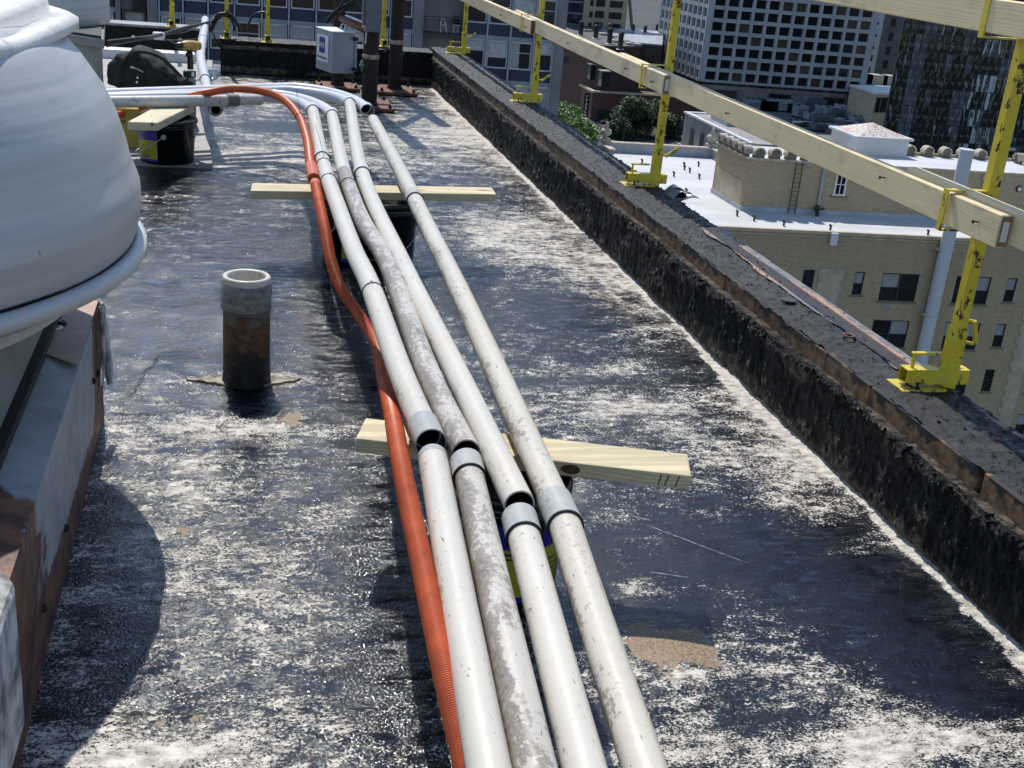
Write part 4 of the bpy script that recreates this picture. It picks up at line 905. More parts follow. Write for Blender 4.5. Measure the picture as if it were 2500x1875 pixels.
# cordless drill standing on its battery
M['drilly'] = plain('tan_tool_plastic', (.42, .26, .05), .45, var=.3, scale=40)
t = local(thing('cordless_drill', 'cordless drill with a tan body standing upright beside the bag', 'drill', (-.298, 8.92, .372), rz=math.radians(32)))
b = MB(); b.box(-.035, .040, -.03, .03, 0, .045); b.build('battery', M['black'], t, bevel=.006); b = MB(); b.box(0, .022, -.0315, -.03, .008, .038); b.build('battery_label', M['white'], t)
b = MB(); b.tube([(.01, 0, .055), (.008, 0, .15), (.004, 0, .19)], [.022, .019, .022], 10); b.build('grip', M['black'], t)
b = MB(); b.tube([(.085, 0, .215), (.03, 0, .217), (-.035, 0, .218), (-.055, 0, .218)], [.03, .036, .034, .026], 14); b.build('motor_housing', M['drilly'], t)
b = MB(); b.tube([(-.055, 0, .218), (-.09, 0, .218), (-.105, 0, .218)], [.024, .022, .012], 12); b.build('chuck', M['black'], t)
b = MB(); b.box(-.022, -.006, -.008, .008, .14, .17); b.build('trigger', M['black'], t)
tb_ = MB(); tb_.box(-.35, -.255, 8.86, 8.98, .036, .3715); tag(tb_.build('standing_block', M['slab'], bevel=.004), 'small beige block on which the cordless drill stands', 'block')
# cables
cs = [((60, 560), (700, 480), (1100, 370), (1450, 290), (1530, 200)), ((60, 600), (720, 490), (1080, 390), (1430, 300), (1560, 215)), ((70, 620), (500, 540), (730, 500), (1120, 400), (1480, 290)), ((60, 630), (600, 530), (1000, 545), (1300, 520), (1440, 470)), ((830, 520), (960, 580), (1050, 620), (1100, 640))]
fz = lambda x, y: (250+x/5.53, y/5.53)
for i, c in enumerate(cs):
    pts = []
    for k, q in enumerate(c):
        Y = 10.2+.55*k if i < 4 else 10.0; pts.append(onY(*fz(*q), Y))
    wire(['upper thick black cable stretched from the left to the bundle', 'second black cable running under the upper one', 'thin black cable sagging below the stretched ones', 'lowest black cable curving over the white flashing', 'short black lead hanging towards the drill'][i], pts, [.011, .009, .007, .006, .006][i], name='cable', cat='cable', group='black cables at the back left')
for i, c in enumerate(([(1500, 330), (1520, 230), (1580, 185), (1680, 200), (1760, 300), (1790, 420)], [(1480, 400), (1560, 250), (1640, 210), (1760, 250), (1830, 340), (1870, 420)], [(1450, 430), (1500, 300), (1600, 190), (1720, 190), (1800, 270), (1850, 400)], [(1970, 420), (1985, 290), (2050, 200), (2170, 165), (2260, 200)], [(1440, 300), (1420, 380), (1490, 450), (1560, 600), (1640, 700)], [(1420, 330), (1470, 430), (1500, 330), (1600, 230), (1560, 200), (1480, 300)])):
    Yb = 12.15 if i != 3 else 12.25
    wire(['black cable loop falling behind the far parapet', 'outer black cable loop beside it', 'inner black cable loop beside the yellow post', 'single black cable arch left of the lever post', 'black cable dropping down the end of the far parapet', 'tangled black cable round the top of the pale conduit'][i], [onY(*fz(*q), Yb) for q in c], .012 if i < 4 else .007, name='cable', cat='cable', group='black cables at the back left')
p = onY(*fz(762, 485), 10.9); b = MB(); b.box(p[0]-.05, p[0]+.05, 10.86, 10.94, p[2]-.03, p[2]+.03); tag(b.build('cable_clamp', M['white'], bevel=.008), 'white clamp gripping the stretched black cables', 'clamp')
p1, p2 = onY(*fz(860, 470), 10.9), onY(*fz(1400, 300), 12); wire('thin teal cable strung beside the black ones', [p1, (p1+p2)/2+np.array([0, 0, -.03]), p2], .004, 'cable', name='thin_cable', cat='cable')

# ================================================================ MASTS AND CABINETS
def mast(label, x, y, r, h, px0, px1, py0, py1, ring=None):
    t = thing('steel_mast', label, 'mast', (x, y, 0), 'dark steel masts on plates')
    MB().lathe([(r*1.25, .035), (r*1.02, .06), (r, .09), (r, h)], (x, y, 0), 24).build('tube', M['rustdark'], t)
    b = MB(); b.box(px0, px1, py0, py1, .006, .034); b.build('base_plate', M['rust'], t, bevel=.003)
    for bx in (px0+.035, px1-.035):
        for by in (py0+.04, py1-.04): b = MB(); b.tube([(bx, by, .034), (bx, by, .065)], .010, 8); b.tube([(bx, by, .036), (bx, by, .048)], .017, 6); b.build('bolt', M['rustdark'], t)
    if ring: MB().lathe([(r, ring-.02), (r*1.09, ring-.012), (r*1.1, ring+.008), (r, ring+.02)], (x, y, 0), 24, wob=lambda a, z: .02*math.sin(4*a)).build('sealant_ring', plain('old_sealant', (.34, .29, .20), .9, var=.4, scale=30), t)
    return t
mast('thick dark steel mast in front carrying the slate cabinet', 1.135, 10.32, .066, 2.6, 1.0, 1.335, 10.14, 10.68, .435)
mast('slimmer dark steel mast at right beside the corner of the parapets', 1.485, 11.38, .062, 2.6, 1.31, 1.675, 11.14, 11.62, .46)
m3 = mast('short dark mast behind the light grey sign cabinet', .955, 11.42, .056, 1.9, .76, 1.15, 11.23, 11.62)
b = MB(); b.tube([(1.56, 11.36, 1.50), (1.22, 10.28, 1.10)], .045, 8); b.tube([(1.50, 11.38, 1.60), (.95, 11.42, 1.6)], .04, 8); tag(b.build('mast_brace', M['rustdark']), 'diagonal steel brace joining the masts above the picture', 'brace')
t = thing('sign_cabinet', 'light grey electrical cabinet with a blue and white sign on its left face', 'electrical cabinet', (.88, 10.95, .2))
z0, z1 = .205, .555; q4 = [(.735, 11.20), (.855, 10.86), (1.055, 10.93), (.935, 11.27)]
b = MB(); b.prism(q4, z0, z1); b.build('housing', M['boxgrey'], t, bevel=.006)
b = MB(); b.prism([(x+(x-.895)*.04, y+(y-11.06)*.04) for x, y in q4], z1+.001, z1+.012); b.build('top_lid', M['white'], t, bevel=.004)
b = MB(); b.box(1.055, 1.078, 10.92, 10.98, z0+.02, z1-.02); b.build('door_edge', M['boxgrey'], t, bevel=.005)
for zz in (z0+.045, z1-.045): b = MB(); b.box(1.035, 1.085, 10.885, 10.925, zz-.014, zz+.014); b.build('latch', M['black'], t, bevel=.004)
for k in range(3):
    cx, cy = .96+.035*k, 11.06-.012*k; MB().tube(smooth_path([(cx-.02, cy, z1+.01), (cx-.01, cy, z1+.055), (cx+.02, cy, z1+.055), (cx+.03, cy, z1+.012)], 5), .009, 8).build('conduit_fitting', M['steel'], t)
fa, fb = Vector((.735, 11.20, 0)), Vector((.855, 10.86, 0)); dr = (fb-fa).normalized(); nr = Vector((dr.y, -dr.x, 0))
if nr.dot(Vector((-.9, -11, 0))) < 0: nr = -nr
Mf = Matrix((( dr.x, 0, nr.x, 0), (dr.y, 0, nr.y, 0), (0, 1, 0, 0), (0, 0, 0, 1)))
def face(u, v, off=.004): p = fa+dr*u+nr*off; return Matrix.Translation((p.x, p.y, v)) @ Mf
def plate(name, u0, u1, v0, v1, off, mat, th=.003):
    b = MB(); b.box(u0, u1, v0, v1, -th, 0, Matrix.Translation((fa+nr*off)) @ Mf); return b.build(name, mat, t)
plate('sign_board', .05, .29, .285, .515, .010, M['white'], .006); plate('logo_field', .10, .22, .36, .495, .0125, M['inkblue'])
WPOS_T = WPOS[t.name]
def txt(body, size, u, v, mat): 
    p = fa+dr*u+nr*.0135-Vector(WPOS_T); return text('sign_lettering', body, size, mat, t, Matrix.Translation((p.x, p.y, v-WPOS_T[2])) @ Mf, .001)
txt('AMI', .066, .16, .405, M['white']); txt('Wireless Systems', .029, .17, .312, M['inkblue'])
t = thing('slate_cabinet', 'tall slate grey cabinet fixed to the thick front mast', 'electrical cabinet')
b = MB(); b.box(1.058, 1.185, 10.10, 10.245, .652, 1.35); b.build('housing', M['boxdark'], t, bevel=.004); b = MB(); b.box(1.035, 1.056, 10.13, 10.2, .70, 1.35); b.build('side_rail', M['boxdark'], t)
b = MB(); b.tube([(1.075, 10.17, .65), (1.07, 10.18, .55)], .005, 6); b.build('lead', M['white'], t)
for i, q in enumerate(([(300, 300), (420, 160), (620, 40), (720, -30)], [(310, 310), (500, 170), (700, 0), (760, -60)], [(720, 0), (790, 100), (810, 200), (800, 320)], [(330, 320), (480, 120), (560, -20)])):
    gx = lambda x, y: (740+x/5.53, y/5.53); wire(['black cable rising from the sign cabinet', 'second black cable rising from the sign cabinet', 'black cable hanging by the slate cabinet', 'third cable rising steeply from the sign cabinet'][i], [onY(*gx(*a), 10.9) for a in q], .011, name='cable', cat='cable', group='black cables at the sign cabinet')
t = thing('steel_bracket', 'rusty angled steel bracket between the short mast and the slate cabinet', 'bracket'); gx = lambda x, y: (740+x/5.53, y/5.53)
A, B_ = onY(*gx(510, 250), 11.2), onY(*gx(820, 400), 10.7); b = MB(); b.tube([A, B_], .03, 4); b.build('arm', M['rust'], t); A, B_ = onY(*gx(580, 210), 11.1), onY(*gx(830, 310), 10.6); b = MB(); b.tube([A, B_], .010, 8); b.build('rod', M['steel'], t)
t = thing('glass_insulator', 'small green insulator hanging left of the thick mast', 'insulator'); p = onY(*gx(800, 870), 10.3); M['greenglass'] = plain('green_glass', (.10, .20, .17), .2)
MB().lathe([(.001, .04), (.012, .035), (.018, .01), (.026, 0), (.026, -.015), (.014, -.02), (.01, -.06), (.001, -.06)], tuple(p), 16).build('cup', M['greenglass'], t); MB().tube([(p[0], p[1], p[2]+.035), (1.075, 10.3, p[2]+.1)], .004, 6).build('wire', M['cable'], t)
# ================================================================ THE CITY BELOW
GZ = -42.0
n = NT('street_asphalt'); c = n.mix(n.ramp(n.noise(.06, 6, .6), .35, .65), (.022, .025, .029), (.042, .045, .049)); c = n.mix(n.ramp(n.noise(.5, 6, .7, stretch=(1, .15, 1)), .55, .75, 0, .5), c, (.075, .072, .07)); M['asphalt'] = n.set(col=c, rough=.85)
b = MB(); b.box(-3000, 3000, -600, 5000, GZ-1, GZ); structure(b.build('ground', M['asphalt']))
M['concrete'] = plain('city_concrete', (.36, .36, .35), .8, var=.12, scale=.6); M['concreted'] = plain('podium_concrete', (.27, .262, .245), .85, var=.16, scale=.35)
b = MB(); b.box(60, 84, 262, 420, GZ, GZ+.14); structure(b.build('pavement', M['concreted']))
b = MB()
for yy in range(180, 500, 12): b.box(98, 98.25, yy, yy+5, GZ+.004, GZ+.02)
structure(b.build('lane_marking', M['white']))
M['tanbrick'] = mat_brick('tan_brick', (.50, .39, .245), (.37, .285, .175), (.30, .245, .17)); M['tanstone'] = plain('tan_stone', (.48, .405, .29), .85, var=.12, scale=1.2)
M['greytan'] = plain('aged_terracotta', (.46, .41, .33), .8, var=.22, scale=2.5); M['whiteroof'] = None
n = NT('white_roof_coating'); a = n.noise(.35, 7, .6, stretch=(.6, 1.4, 1)); b_ = n.noise(.9, 6, .7); c = n.mix(n.ramp(a, .35, .7), (.56, .565, .57), (.45, .455, .46)); c = n.mix(n.ramp(b_, .6, .78, 0, .5), c, (.42, .42, .42)); M['whiteroof'] = n.set(col=c, rough=.6)
M['flash'] = plain('grey_flashing', (.36, .39, .43), .5, var=.12, scale=1)
M['winframe'] = plain('dark_window_frame', (.028, .03, .032), .5); M['pane'] = mat_glass('dark_pane', (.008, .010, .012), .08); M['blind'] = plain('pale_blind', (.30, .31, .32), .7, var=.1, scale=2); M['screen'] = plain('insect_screen', (.035, .035, .03), .8)
M['acgrey'] = plain('ac_case', (.36, .34, .30), .6); M['sill'] = plain('window_sill', (.20, .165, .12), .8)
# ---------------------------------------------------------------- tan building
TK = -.065; TX, TY, TZ = 26.9, 63.0, -13.84
def F(u, v, z): return (TX+u, TY+v+TK*u, z)
fm = lambda p: F(*p)
tan = thing('tan_brick_building', 'tan brick apartment block with a white flat roof and brick penthouse below the railing', 'apartment building', (0, 0, 0))
def tb(name, mat, fn, bevel=0, parent=None, **k):
    b = MB(); fn(b); return b.build(name, mat, parent or tan, map_=fm, bevel=bevel, **k)
TW = [(3.35, .62, 1.0, 1, 0), (6.15, .72, 1.47, 1, 0), (9.42, .64, 1.45, 1, 0), (11.2, 2.38, 1.76, 2, 1), (16.0, 2.32, 1.76, 2, 0), (19.4, .66, 1.52, 1, 0), (22.45, .72, 1.52, 1, 2), (25.2, 2.3, 1.76, 2, 0), (30.2, .7, 1.5, 1, 0)]
TR = [-16.2, -19.17, -22.2, -25.2, -28.2, -31.2]
def tanwall(b):
    """front wall thickness built round real openings"""
    b.box(0, 40, .301, 22.5, GZ, TZ-.05); z = TZ-.05
    for zt in TR:
        hm = 1.76; b.box(0, 40, 0, .30, zt, z); x = 0
        for (u, w_, h, pn, fl) in TW:
            b.box(x, u, 0, .30, zt-hm, zt)
            if h < hm: b.box(u, u+w_, 0, .30, zt-hm, zt-h)
            x = u+w_
        b.box(x, 40, 0, .30, zt-hm, zt); z = zt-hm
    b.box(0, 40, 0, .30, GZ, z)
tb('wall', M['tanbrick'], tanwall)
tb('roof_deck', M['whiteroof'], lambda b: b.box(.15, 40, .1, 22.2, TZ-.05, TZ))
tb('roof_edge', M['tanstone'], lambda b: (b.box(-.12, 40, -.12, .16, TZ-.16, TZ+.03), b.box(-.12, .20, .16, 20.2, TZ-.16, TZ+.05)))
tb('string_course', M['tanstone'], lambda b: (b.box(-.06, 40, -.06, -.001, TZ-.34, TZ-.26), b.box(-.06, -.001, 0, 20, TZ-.34, TZ-.26)))
def dent(b):
    for i in range(95): b.box(-.16, -.06, .3+i*.21, .40+i*.21, TZ-.24, TZ-.12)
tb('dentils', M['tanstone'], dent)
# raised parapet at the back with cream coping
tb('back_parapet', M['flash'], lambda b: (b.box(0, 8.55, 22.0, 22.25, TZ, TZ+.62), b.box(8.3, 8.55, 9.4, 22.0, TZ, TZ+.62), b.box(-.1, .16, 20.2, 22.3, TZ, TZ+.42)))
tb('parapet_coping', M['greytan'], lambda b: (b.box(-.15, 8.75, 21.9, 22.4, TZ+.62, TZ+.76), b.box(8.2, 8.7, 9.2, 21.88, TZ+.62, TZ+.76), b.box(-.2, .3, 19.9, 22.1, TZ+.42, TZ+.58)))
# roof stubs
for i, (x, y) in enumerate([(32.91,80.86),(31.63,80.41),(31.29,79.39),(31.34,78.46),(29.58,76.86),(31.27,76.39),(28.51,71.48),(29.68,65.76),(30.30,64.62),(31.76,63.60),(34.43,62.9),(29.2,79.3),(28.6,80.9),(40.6,62.4)]):
    b = MB(); b.lathe([(.001, .30), (.09, .30), (.075, .28), (.06, 0)], (x, y, TZ), 10); b.tube([(x, y, TZ+.26), (x-.10, y-.05, TZ+.33)], .07, 8); b.build('vent_stub', M['winframe'], tan)
# chimney-like white pipe on the facade
b = MB(); b.tube([F(14.6, -.42, -24.5), F(14.62, -.42, -14), F(14.55, -.42, -8.5)], .40, 24, smooth=True); b.build('white_flue_pipe', M['pvcb'], tan)
for zz in (-14.5, -18.6, -22.0): tb('flue_bracket', M['greytan'], lambda b: b.box(14.0, 15.2, -.5, -.01, zz-.05, zz+.05))
for i, zz in enumerate((-18.6, -22.3)): b = MB(); b.tube([F(14.6, -.42, zz-.02), F(14.6, -.42, zz+.02)], .412, 24); b.build('flue_joint', M['flash'], tan)
tb('scupper', M['white'], lambda b: (b.box(7.35, 7.75, -.30, -.13, TZ-.75, TZ-.02)))
tb('roof_hatch', M['acgrey'], lambda b: b.box(17.5, 18.3, .6, 1.0, TZ, TZ+.02))
def onF(px, py, v=0):
    nrm = np.array([-TK, 1.0]); r = ray(px, py); t = ((np.array([TX, TY+v])-EYE[:2]) @ nrm)/(r[:2] @ nrm); P_ = EYE+r*t; return P_[0]-TX, P_[2]
z4 = lambda x, y: (1600+x/2.458, 450+y/2.458)
M['blindw'] = plain('white_blind', (.42, .43, .44), .7)
winproto = {}
def window(u, zt, w_, h, parts, parent=tan, ac=False, rnd=0, frame='winframe'):
    """casing > panes, blind; all real depth, glass set back in the opening"""
    b = MB(); d = .05
    b.box(u+.005, u+w_-.005, .05, .20, zt-.07, zt-.005); b.box(u+.005, u+w_-.005, .05, .20, zt-h+.005, zt-h+.06)
    b.box(u+.005, u+.05, .05, .20, zt-h+.06, zt-.07); b.box(u+w_-.05, u+w_-.005, .05, .20, zt-h+.06, zt-.07)
    if parts == 2: b.box(u+w_/2-.05, u+w_/2+.05, .052, .20, zt-h+.06, zt-.07)
    f = b.build('window', M[frame], parent, map_=fm)
    mid = zt-h*.52
    for k in range(parts):
        a = u+.05+(w_/2 if k else 0); e = u+(w_/2-.05 if parts == 2 and k == 0 else w_-.05)
        if parts == 2 and k: a = u+w_/2+.05
        b = MB(); b.box(a, e, .13, .145, zt-h+.06, mid-.02); b.build('lower_pane', M['pane'], f, map_=fm)
        b = MB(); b.box(a, e, .115, .13, mid+.02, zt-.07); b.build('upper_pane', M['blind' if (rnd+k) % 3 != 1 else 'pane'], f, map_=fm)
        b = MB(); b.box(a, e, .09, .13, mid-.02, mid+.02); b.build('sash_bar', M[frame], f, map_=fm)
    b = MB(); b.box(u-.1, u+w_+.1, -.06, -.001, zt-h-.12, zt-h-.01); b.build('sill', M['sill'], f, map_=fm)
    if ac:
        b = MB(); b.box(u+.35, u+1.25, -.05, -.001, zt-h-.48, zt-h-.16); b.build('sleeve', M['tanstone'], f, map_=fm)
        b = MB(); [b.box(u+.45, u+.95, -.09, -.05, zt-h-.44+.05*q, zt-h-.415+.05*q) for q in range(5)]; b.box(u+.43, u+.97, -.085, -.051, zt-h-.46, zt-h-.18); b.build('air_conditioner', M['acgrey'], f, map_=fm)
r0 = random.Random(5)
rows = TR
# the wall has openings: dark reveal boxes recessed behind the casings
cols = TW; _unused = [(3.35, .62, 1.0, 1, 0), (6.15, .72, 1.47, 1, 0), (9.42, .64, 1.45, 1, 0), (11.2, 2.38, 1.76, 2, 1), (16.0, 2.32, 1.76, 2, 0), (19.4, .66, 1.52, 1, 0), (22.45, .72, 1.52, 1, 2), (25.2, 2.3, 1.76, 2, 0), (30.2, .7, 1.5, 1, 0)]
for ri, z in enumerate(rows):
    for ci, (u, w_, h, pn, fl) in enumerate(cols):
        if z < -28 and ci < 4: continue
        window(u, z, w_, h, pn, ac=(fl == 1), rnd=ri+ci, frame='winframe')
tb('stone_panel', M['tanstone'], lambda b: (b.box(7.25, 8.55, -.05, -.001, -36, -16.2)))
tb('stone_panel_edge', M['greytan'], lambda b: (b.box(7.15, 7.25, -.07, -.001, -36, -16.1), b.box(8.55, 8.65, -.07, -.001, -36, -16.1), b.box(7.25, 8.55, -.07, -.051, -16.3, -16.1)))
def quoin(b):
    b.box(21.1, 22.0, -.06, -.001, -40, -15.9)
    for i in range(30): b.box(20.95, 21.12, -.055, -.002, -16.4-i*.8, -16.0-i*.8)
tb('stone_pier', M['tanstone'], quoin)
# penthouse
PV0, PV1 = 4.50, 9.4; PZ = -10.62
tb('penthouse', M['tanbrick'], lambda b: b.box(3.62, 36, PV0, PV1, TZ, PZ-.1))
tb('penthouse_roof', M['whiteroof'], lambda b: b.box(3.8, 36, PV0+.15, PV1-.1, PZ-.1, PZ-.02))
tb('base_flashing', M['flash'], lambda b: (b.box(3.55, 36, PV0-.07, PV0-.001, TZ, TZ+.28), b.box(3.55, 3.619, PV0, PV1, TZ, TZ+.28)))
tb('cornice', M['greytan'], lambda b: (b.box(3.45, 7.4, PV0-.17, PV0+.1, PZ-.05, PZ+.07), b.box(3.45, 3.72, PV0+.1, PV1+.1, PZ-.05, PZ+.07), b.box(9, 36, PV0-.08, PV0+.1, PZ-.03, PZ+.05)))
tb('render_patch', M['tanstone'], lambda b: b.box(3.60, 3.619, PV0+.2, PV1-.3, TZ+.3, TZ+1.75))
# scalloped parapet: barrel tiles on curved blocks
def scallop(u, v, z, ax, r=.29, d=.20):
    b = MB(); n_ = 12; poly = [(-r*1.25, 0)]+[(-r*1.25, .12)]+[(r*math.cos(math.pi-math.pi*k/n_), .28+r*math.sin(math.pi*k/n_)) for k in range(n_+1)]+[(r*1.25, .12), (r*1.25, 0)]
    if ax == 'y': b.prism([(u+p, z+q) for p, q in poly], v-d/2, v+d/2, 'y')
    else: b.prism([(v+p, z+q) for p, q in poly], u-d/2, u+d/2, 'x')
    m = b.build('scallop', M['sill'], tan, map_=fm)  # darker block: shade under the arch is put into its colour
    b = MB(); R1, R0 = r+.085, r+.004; poly = [(R1*math.cos(math.pi*k/n_), .30+R1*math.sin(math.pi*k/n_)) for k in range(n_+1)]+[(R0*math.cos(math.pi-math.pi*k/n_), .30+R0*math.sin(math.pi-math.pi*k/n_)) for k in range(n_+1)]
    if ax == 'y': b.prism([(u+p, z+q) for p, q in poly], v-d/2-.16, v+d/2+.16, 'y')
    else: b.prism([(v+p, z+q) for p, q in poly], u-d/2-.16, u+d/2+.16, 'x')
    b.build('curved_tile', M['greytan'], m, map_=fm)
    for s in (-1, 1):
        p = s*r*1.08; b = MB()
        pts = [(u+p, v-d/2-.1, z+.26), (u+p, v+d/2+.1, z+.26)] if ax == 'y' else [(u-d/2-.1, v+p, z+.26), (u+d/2+.1, v+p, z+.26)]
        b.tube(pts, .075, 10); b.build('scroll', M['greytan'], m, map_=fm)
for k in range(5): scallop(3.66, PV0+.55+k*.98, PZ+.05, 'x')
for k in range(4): scallop(4.25+k*1.02, PV0+.05, PZ+.05, 'y')
for k in range(9): scallop(12.9+k*1.27, PV1-.15, PZ, 'y')
for k in range(3): scallop(24.2, PV1-.8-k*1.1, PZ, 'x')
for k in range(6): scallop(24.4+k*1.2, PV0+.2, PZ+.05, 'y')
tb('back_parapet_wall', M['tanbrick'], lambda b: b.box(12.2, 24.2, PV1-.1, PV1+.1, PZ-.02, PZ+.16))
# ladder, drain, window, vent
lad = tb('ladder', M['winframe'], lambda b: (b.box(6.62, 6.67, PV0-.22, PV0-.17, TZ, PZ-.05), b.box(7.05, 7.10, PV0-.22, PV0-.17, TZ, PZ-.05)))
for k in range(11): tb('rung', M['winframe'], lambda b: b.box(6.67, 7.05, PV0-.21, PV0-.18, TZ+.25+k*.28, TZ+.275+k*.28), parent=lad)
b = MB(); b.tube([F(8.55, PV0-.12, TZ+.5), F(8.55, PV0-.12, PZ-.1)], .09, 10); b.build('drain_pipe', M['flash'], tan)
b = MB(); b.tube([F(8.55, PV0-.12, TZ+.6), F(8.5, PV0-.2, TZ+.3), F(8.3, PV0-.7, TZ+.12)], .13, 8); b.tube([F(8.2, PV0-.3, TZ+.42), F(8.9, PV0-.3, TZ+.42)], .07, 8); b.build('drain_fitting', M['winframe'], tan)
wf = tb('window', M['white'], lambda b: (b.box(9.45, 9.55, PV0-.05, PV0+.1, -12.5, -11.3), b.box(10.1, 10.2, PV0-.05, PV0+.1, -12.5, -11.3), b.box(9.45, 10.2, PV0-.05, PV0+.1, -11.3, -11.2), b.box(9.4, 10.25, PV0-.09, PV0+.1, -12.6, -12.5), b.box(9.8, 9.85, PV0-.03, PV0+.05, -12.5, -11.3), b.box(9.55, 10.1, PV0-.03, PV0+.05, -11.93, -11.88)))
tb('pane', M['pane'], lambda b: b.box(9.55, 10.1, PV0-.012, PV0-.004, -12.5, -11.3), parent=wf); tb('sill', M['sill'], lambda b: b.box(9.3, 10.35, PV0-.12, PV0-.001, -12.72, -12.61), parent=wf)
tb('wall_vent', M['white'], lambda b: (b.box(17.3, 17.9, PV0-.06, PV0-.001, -11.75, -11.45)))
b = MB(); b.tube([F(19.3, PV0-.1, -13.5), F(19.3, PV0-.1, -10.9)], .07, 8); b.build('drain_pipe', M['flash'], tan); tb('drain_head', M['flash'], lambda b: b.box(19.1, 19.5, PV0-.2, PV0-.001, -11.1, -10.75))
p = onF(1350+2190/1.9235, 888/1.9235, PV0-.1); b = MB(); b.tube([F(p[0], PV0-.12, p[1]), F(p[0], PV0-.02, p[1])], .20, 18); l_ = b.build('round_light', M['winframe'], tan); b = MB(); b.tube([F(p[0], PV0-.15, p[1]), F(p[0], PV0-.10, p[1])], .13, 18); b.build('lens', M['white'], l_)
# urns stand on the coping
def urn(label, x, y, z):
    t = local(thing('stone_urn', label, 'urn', (x, y, z), 'stone urns on the tan building'))
    MB().lathe([(.001, 1.42), (.07, 1.40), (.13, 1.30), (.08, 1.20), (.05, 1.16), (.13, 1.10), (.20, 1.04), (.12, .96), (.16, .92), (.38, .80), (.42, .62), (.34, .46), (.16, .34), (.12, .28), (.26, .20), (.30, .18)], (0, 0, 0), 20, wob=lambda a, zz: .05*math.cos(10*a)*(.4 < zz < .85)).build('bowl', M['greytan'], t)
    b = MB(); b.box(-.36, .36, -.36, .36, -.02, .18); b.build('plinth', M['greytan'], t, bevel=.03)
p = F(8.46, 22.5, 0); urn('carved stone urn at the right end of the back parapet, beside the penthouse', p[0], p[1], TZ+.78)
p = F(.15, 22.3, 0); urn('carved stone urn at the left corner of the white roof, below the tree', p[0], p[1], TZ+.78)
# white rooftop box with hipped rusty cap
t = thing('rooftop_box', 'white boxy rooftop structure with a low pyramid lid stained with rust', 'rooftop box')
a_, e_ = 39.0, 43.5; y0_ = 70.9
b = MB(); b.box(39.15, 42.9, 70.2, 73.8, PZ-.02, -9.55); b.build('body', M['whiteroof'], t, bevel=.03)
b = MB(); b.box(38.95, 43.1, 70.0, 74.0, -9.55, -9.40); b.build('rim', M['whiteroof'], t, bevel=.03)
M['pyr'] = mat_rusty('rust_stained_white', paint=(.60, .56, .52), cover=.44, dark=(.28, .13, .07), lite=(.45, .30, .20)); b = MB(); b.add([(39.3, 70.3, -9.40), (42.8, 70.3, -9.40), (42.8, 73.7, -9.40), (39.3, 73.7, -9.40), (41.05, 72, -8.75)], [(0, 1, 4), (1, 2, 4), (2, 3, 4), (3, 0, 4), (3, 2, 1, 0)]); b.build('hipped_lid', M['pyr'], t)

# ---------------------------------------------------------------- panelled apartment building (left)
LK = -.075; LX, LY = 16.0, 78.0
lf = lambda p: (LX+p[0], LY+p[1]+LK*p[0], p[2])
M['lframe'] = plain('blue_grey_frame', (.30, .335, .39), .5, var=.08, scale=.5); M['lbeam'] = plain('grey_beam', (.24, .265, .31), .6, var=.12, scale=.6); M['navy'] = plain('navy_panel', (.010, .020, .058), .55, var=.15, scale=.6); M['lpier'] = plain('grey_pier', (.19, .19, .205), .8, var=.12, scale=.8); M['wtrim'] = plain('pale_window_trim', (.42, .45, .49), .5)
pan = thing('panelled_building', 'modern apartment building with navy panels between pale framed windows beyond the far parapet', 'apartment building')
def lb(name, mat, fn, parent=None, bevel=0): b = MB(); fn(b); return b.build(name, mat, parent or pan, map_=lf, bevel=bevel)
def lwall(b):
    # behind the window bays, the pier strip, the balconies and the left recess
    b.box(-32, 4.6, .60, 20, GZ, 9); b.box(4.45, 5.05, -.25, .60, GZ, 9)
    for (a, e) in ((-4.75, -4.15), (-1.62, -1.5)): b.box(a, e, -.22, .60, GZ, 9)
    b.box(-4.15, -1.62, 2.2, 2.4, GZ, 9)
    b.box(-21.1, -20.5, -.15, .60, GZ, 9); b.box(-23.0, -22.7, -.15, .60, GZ, 9)
lb('wall', M['lpier'], lwall)
FL = [-10.2-2.755+2.755*0, ]
SILL0 = -4.69; ST = 2.755
right = [(-1.5, -.02), (0.0, 1.49), (1.53, 3.06), (3.09, 4.45)]
Lx = [-20.4, -18.98, -17.46, -15.87, -14.21, -12.55, -10.86, -9.27, -7.72, -6.2, -4.75]
left = [(Lx[i]+.04, Lx[i+1]-.04) for i in range(len(Lx)-1)]+[(-27.2, -25.6), (-25.5, -24), (-23.9, -23.05)]
rL = random.Random(12)
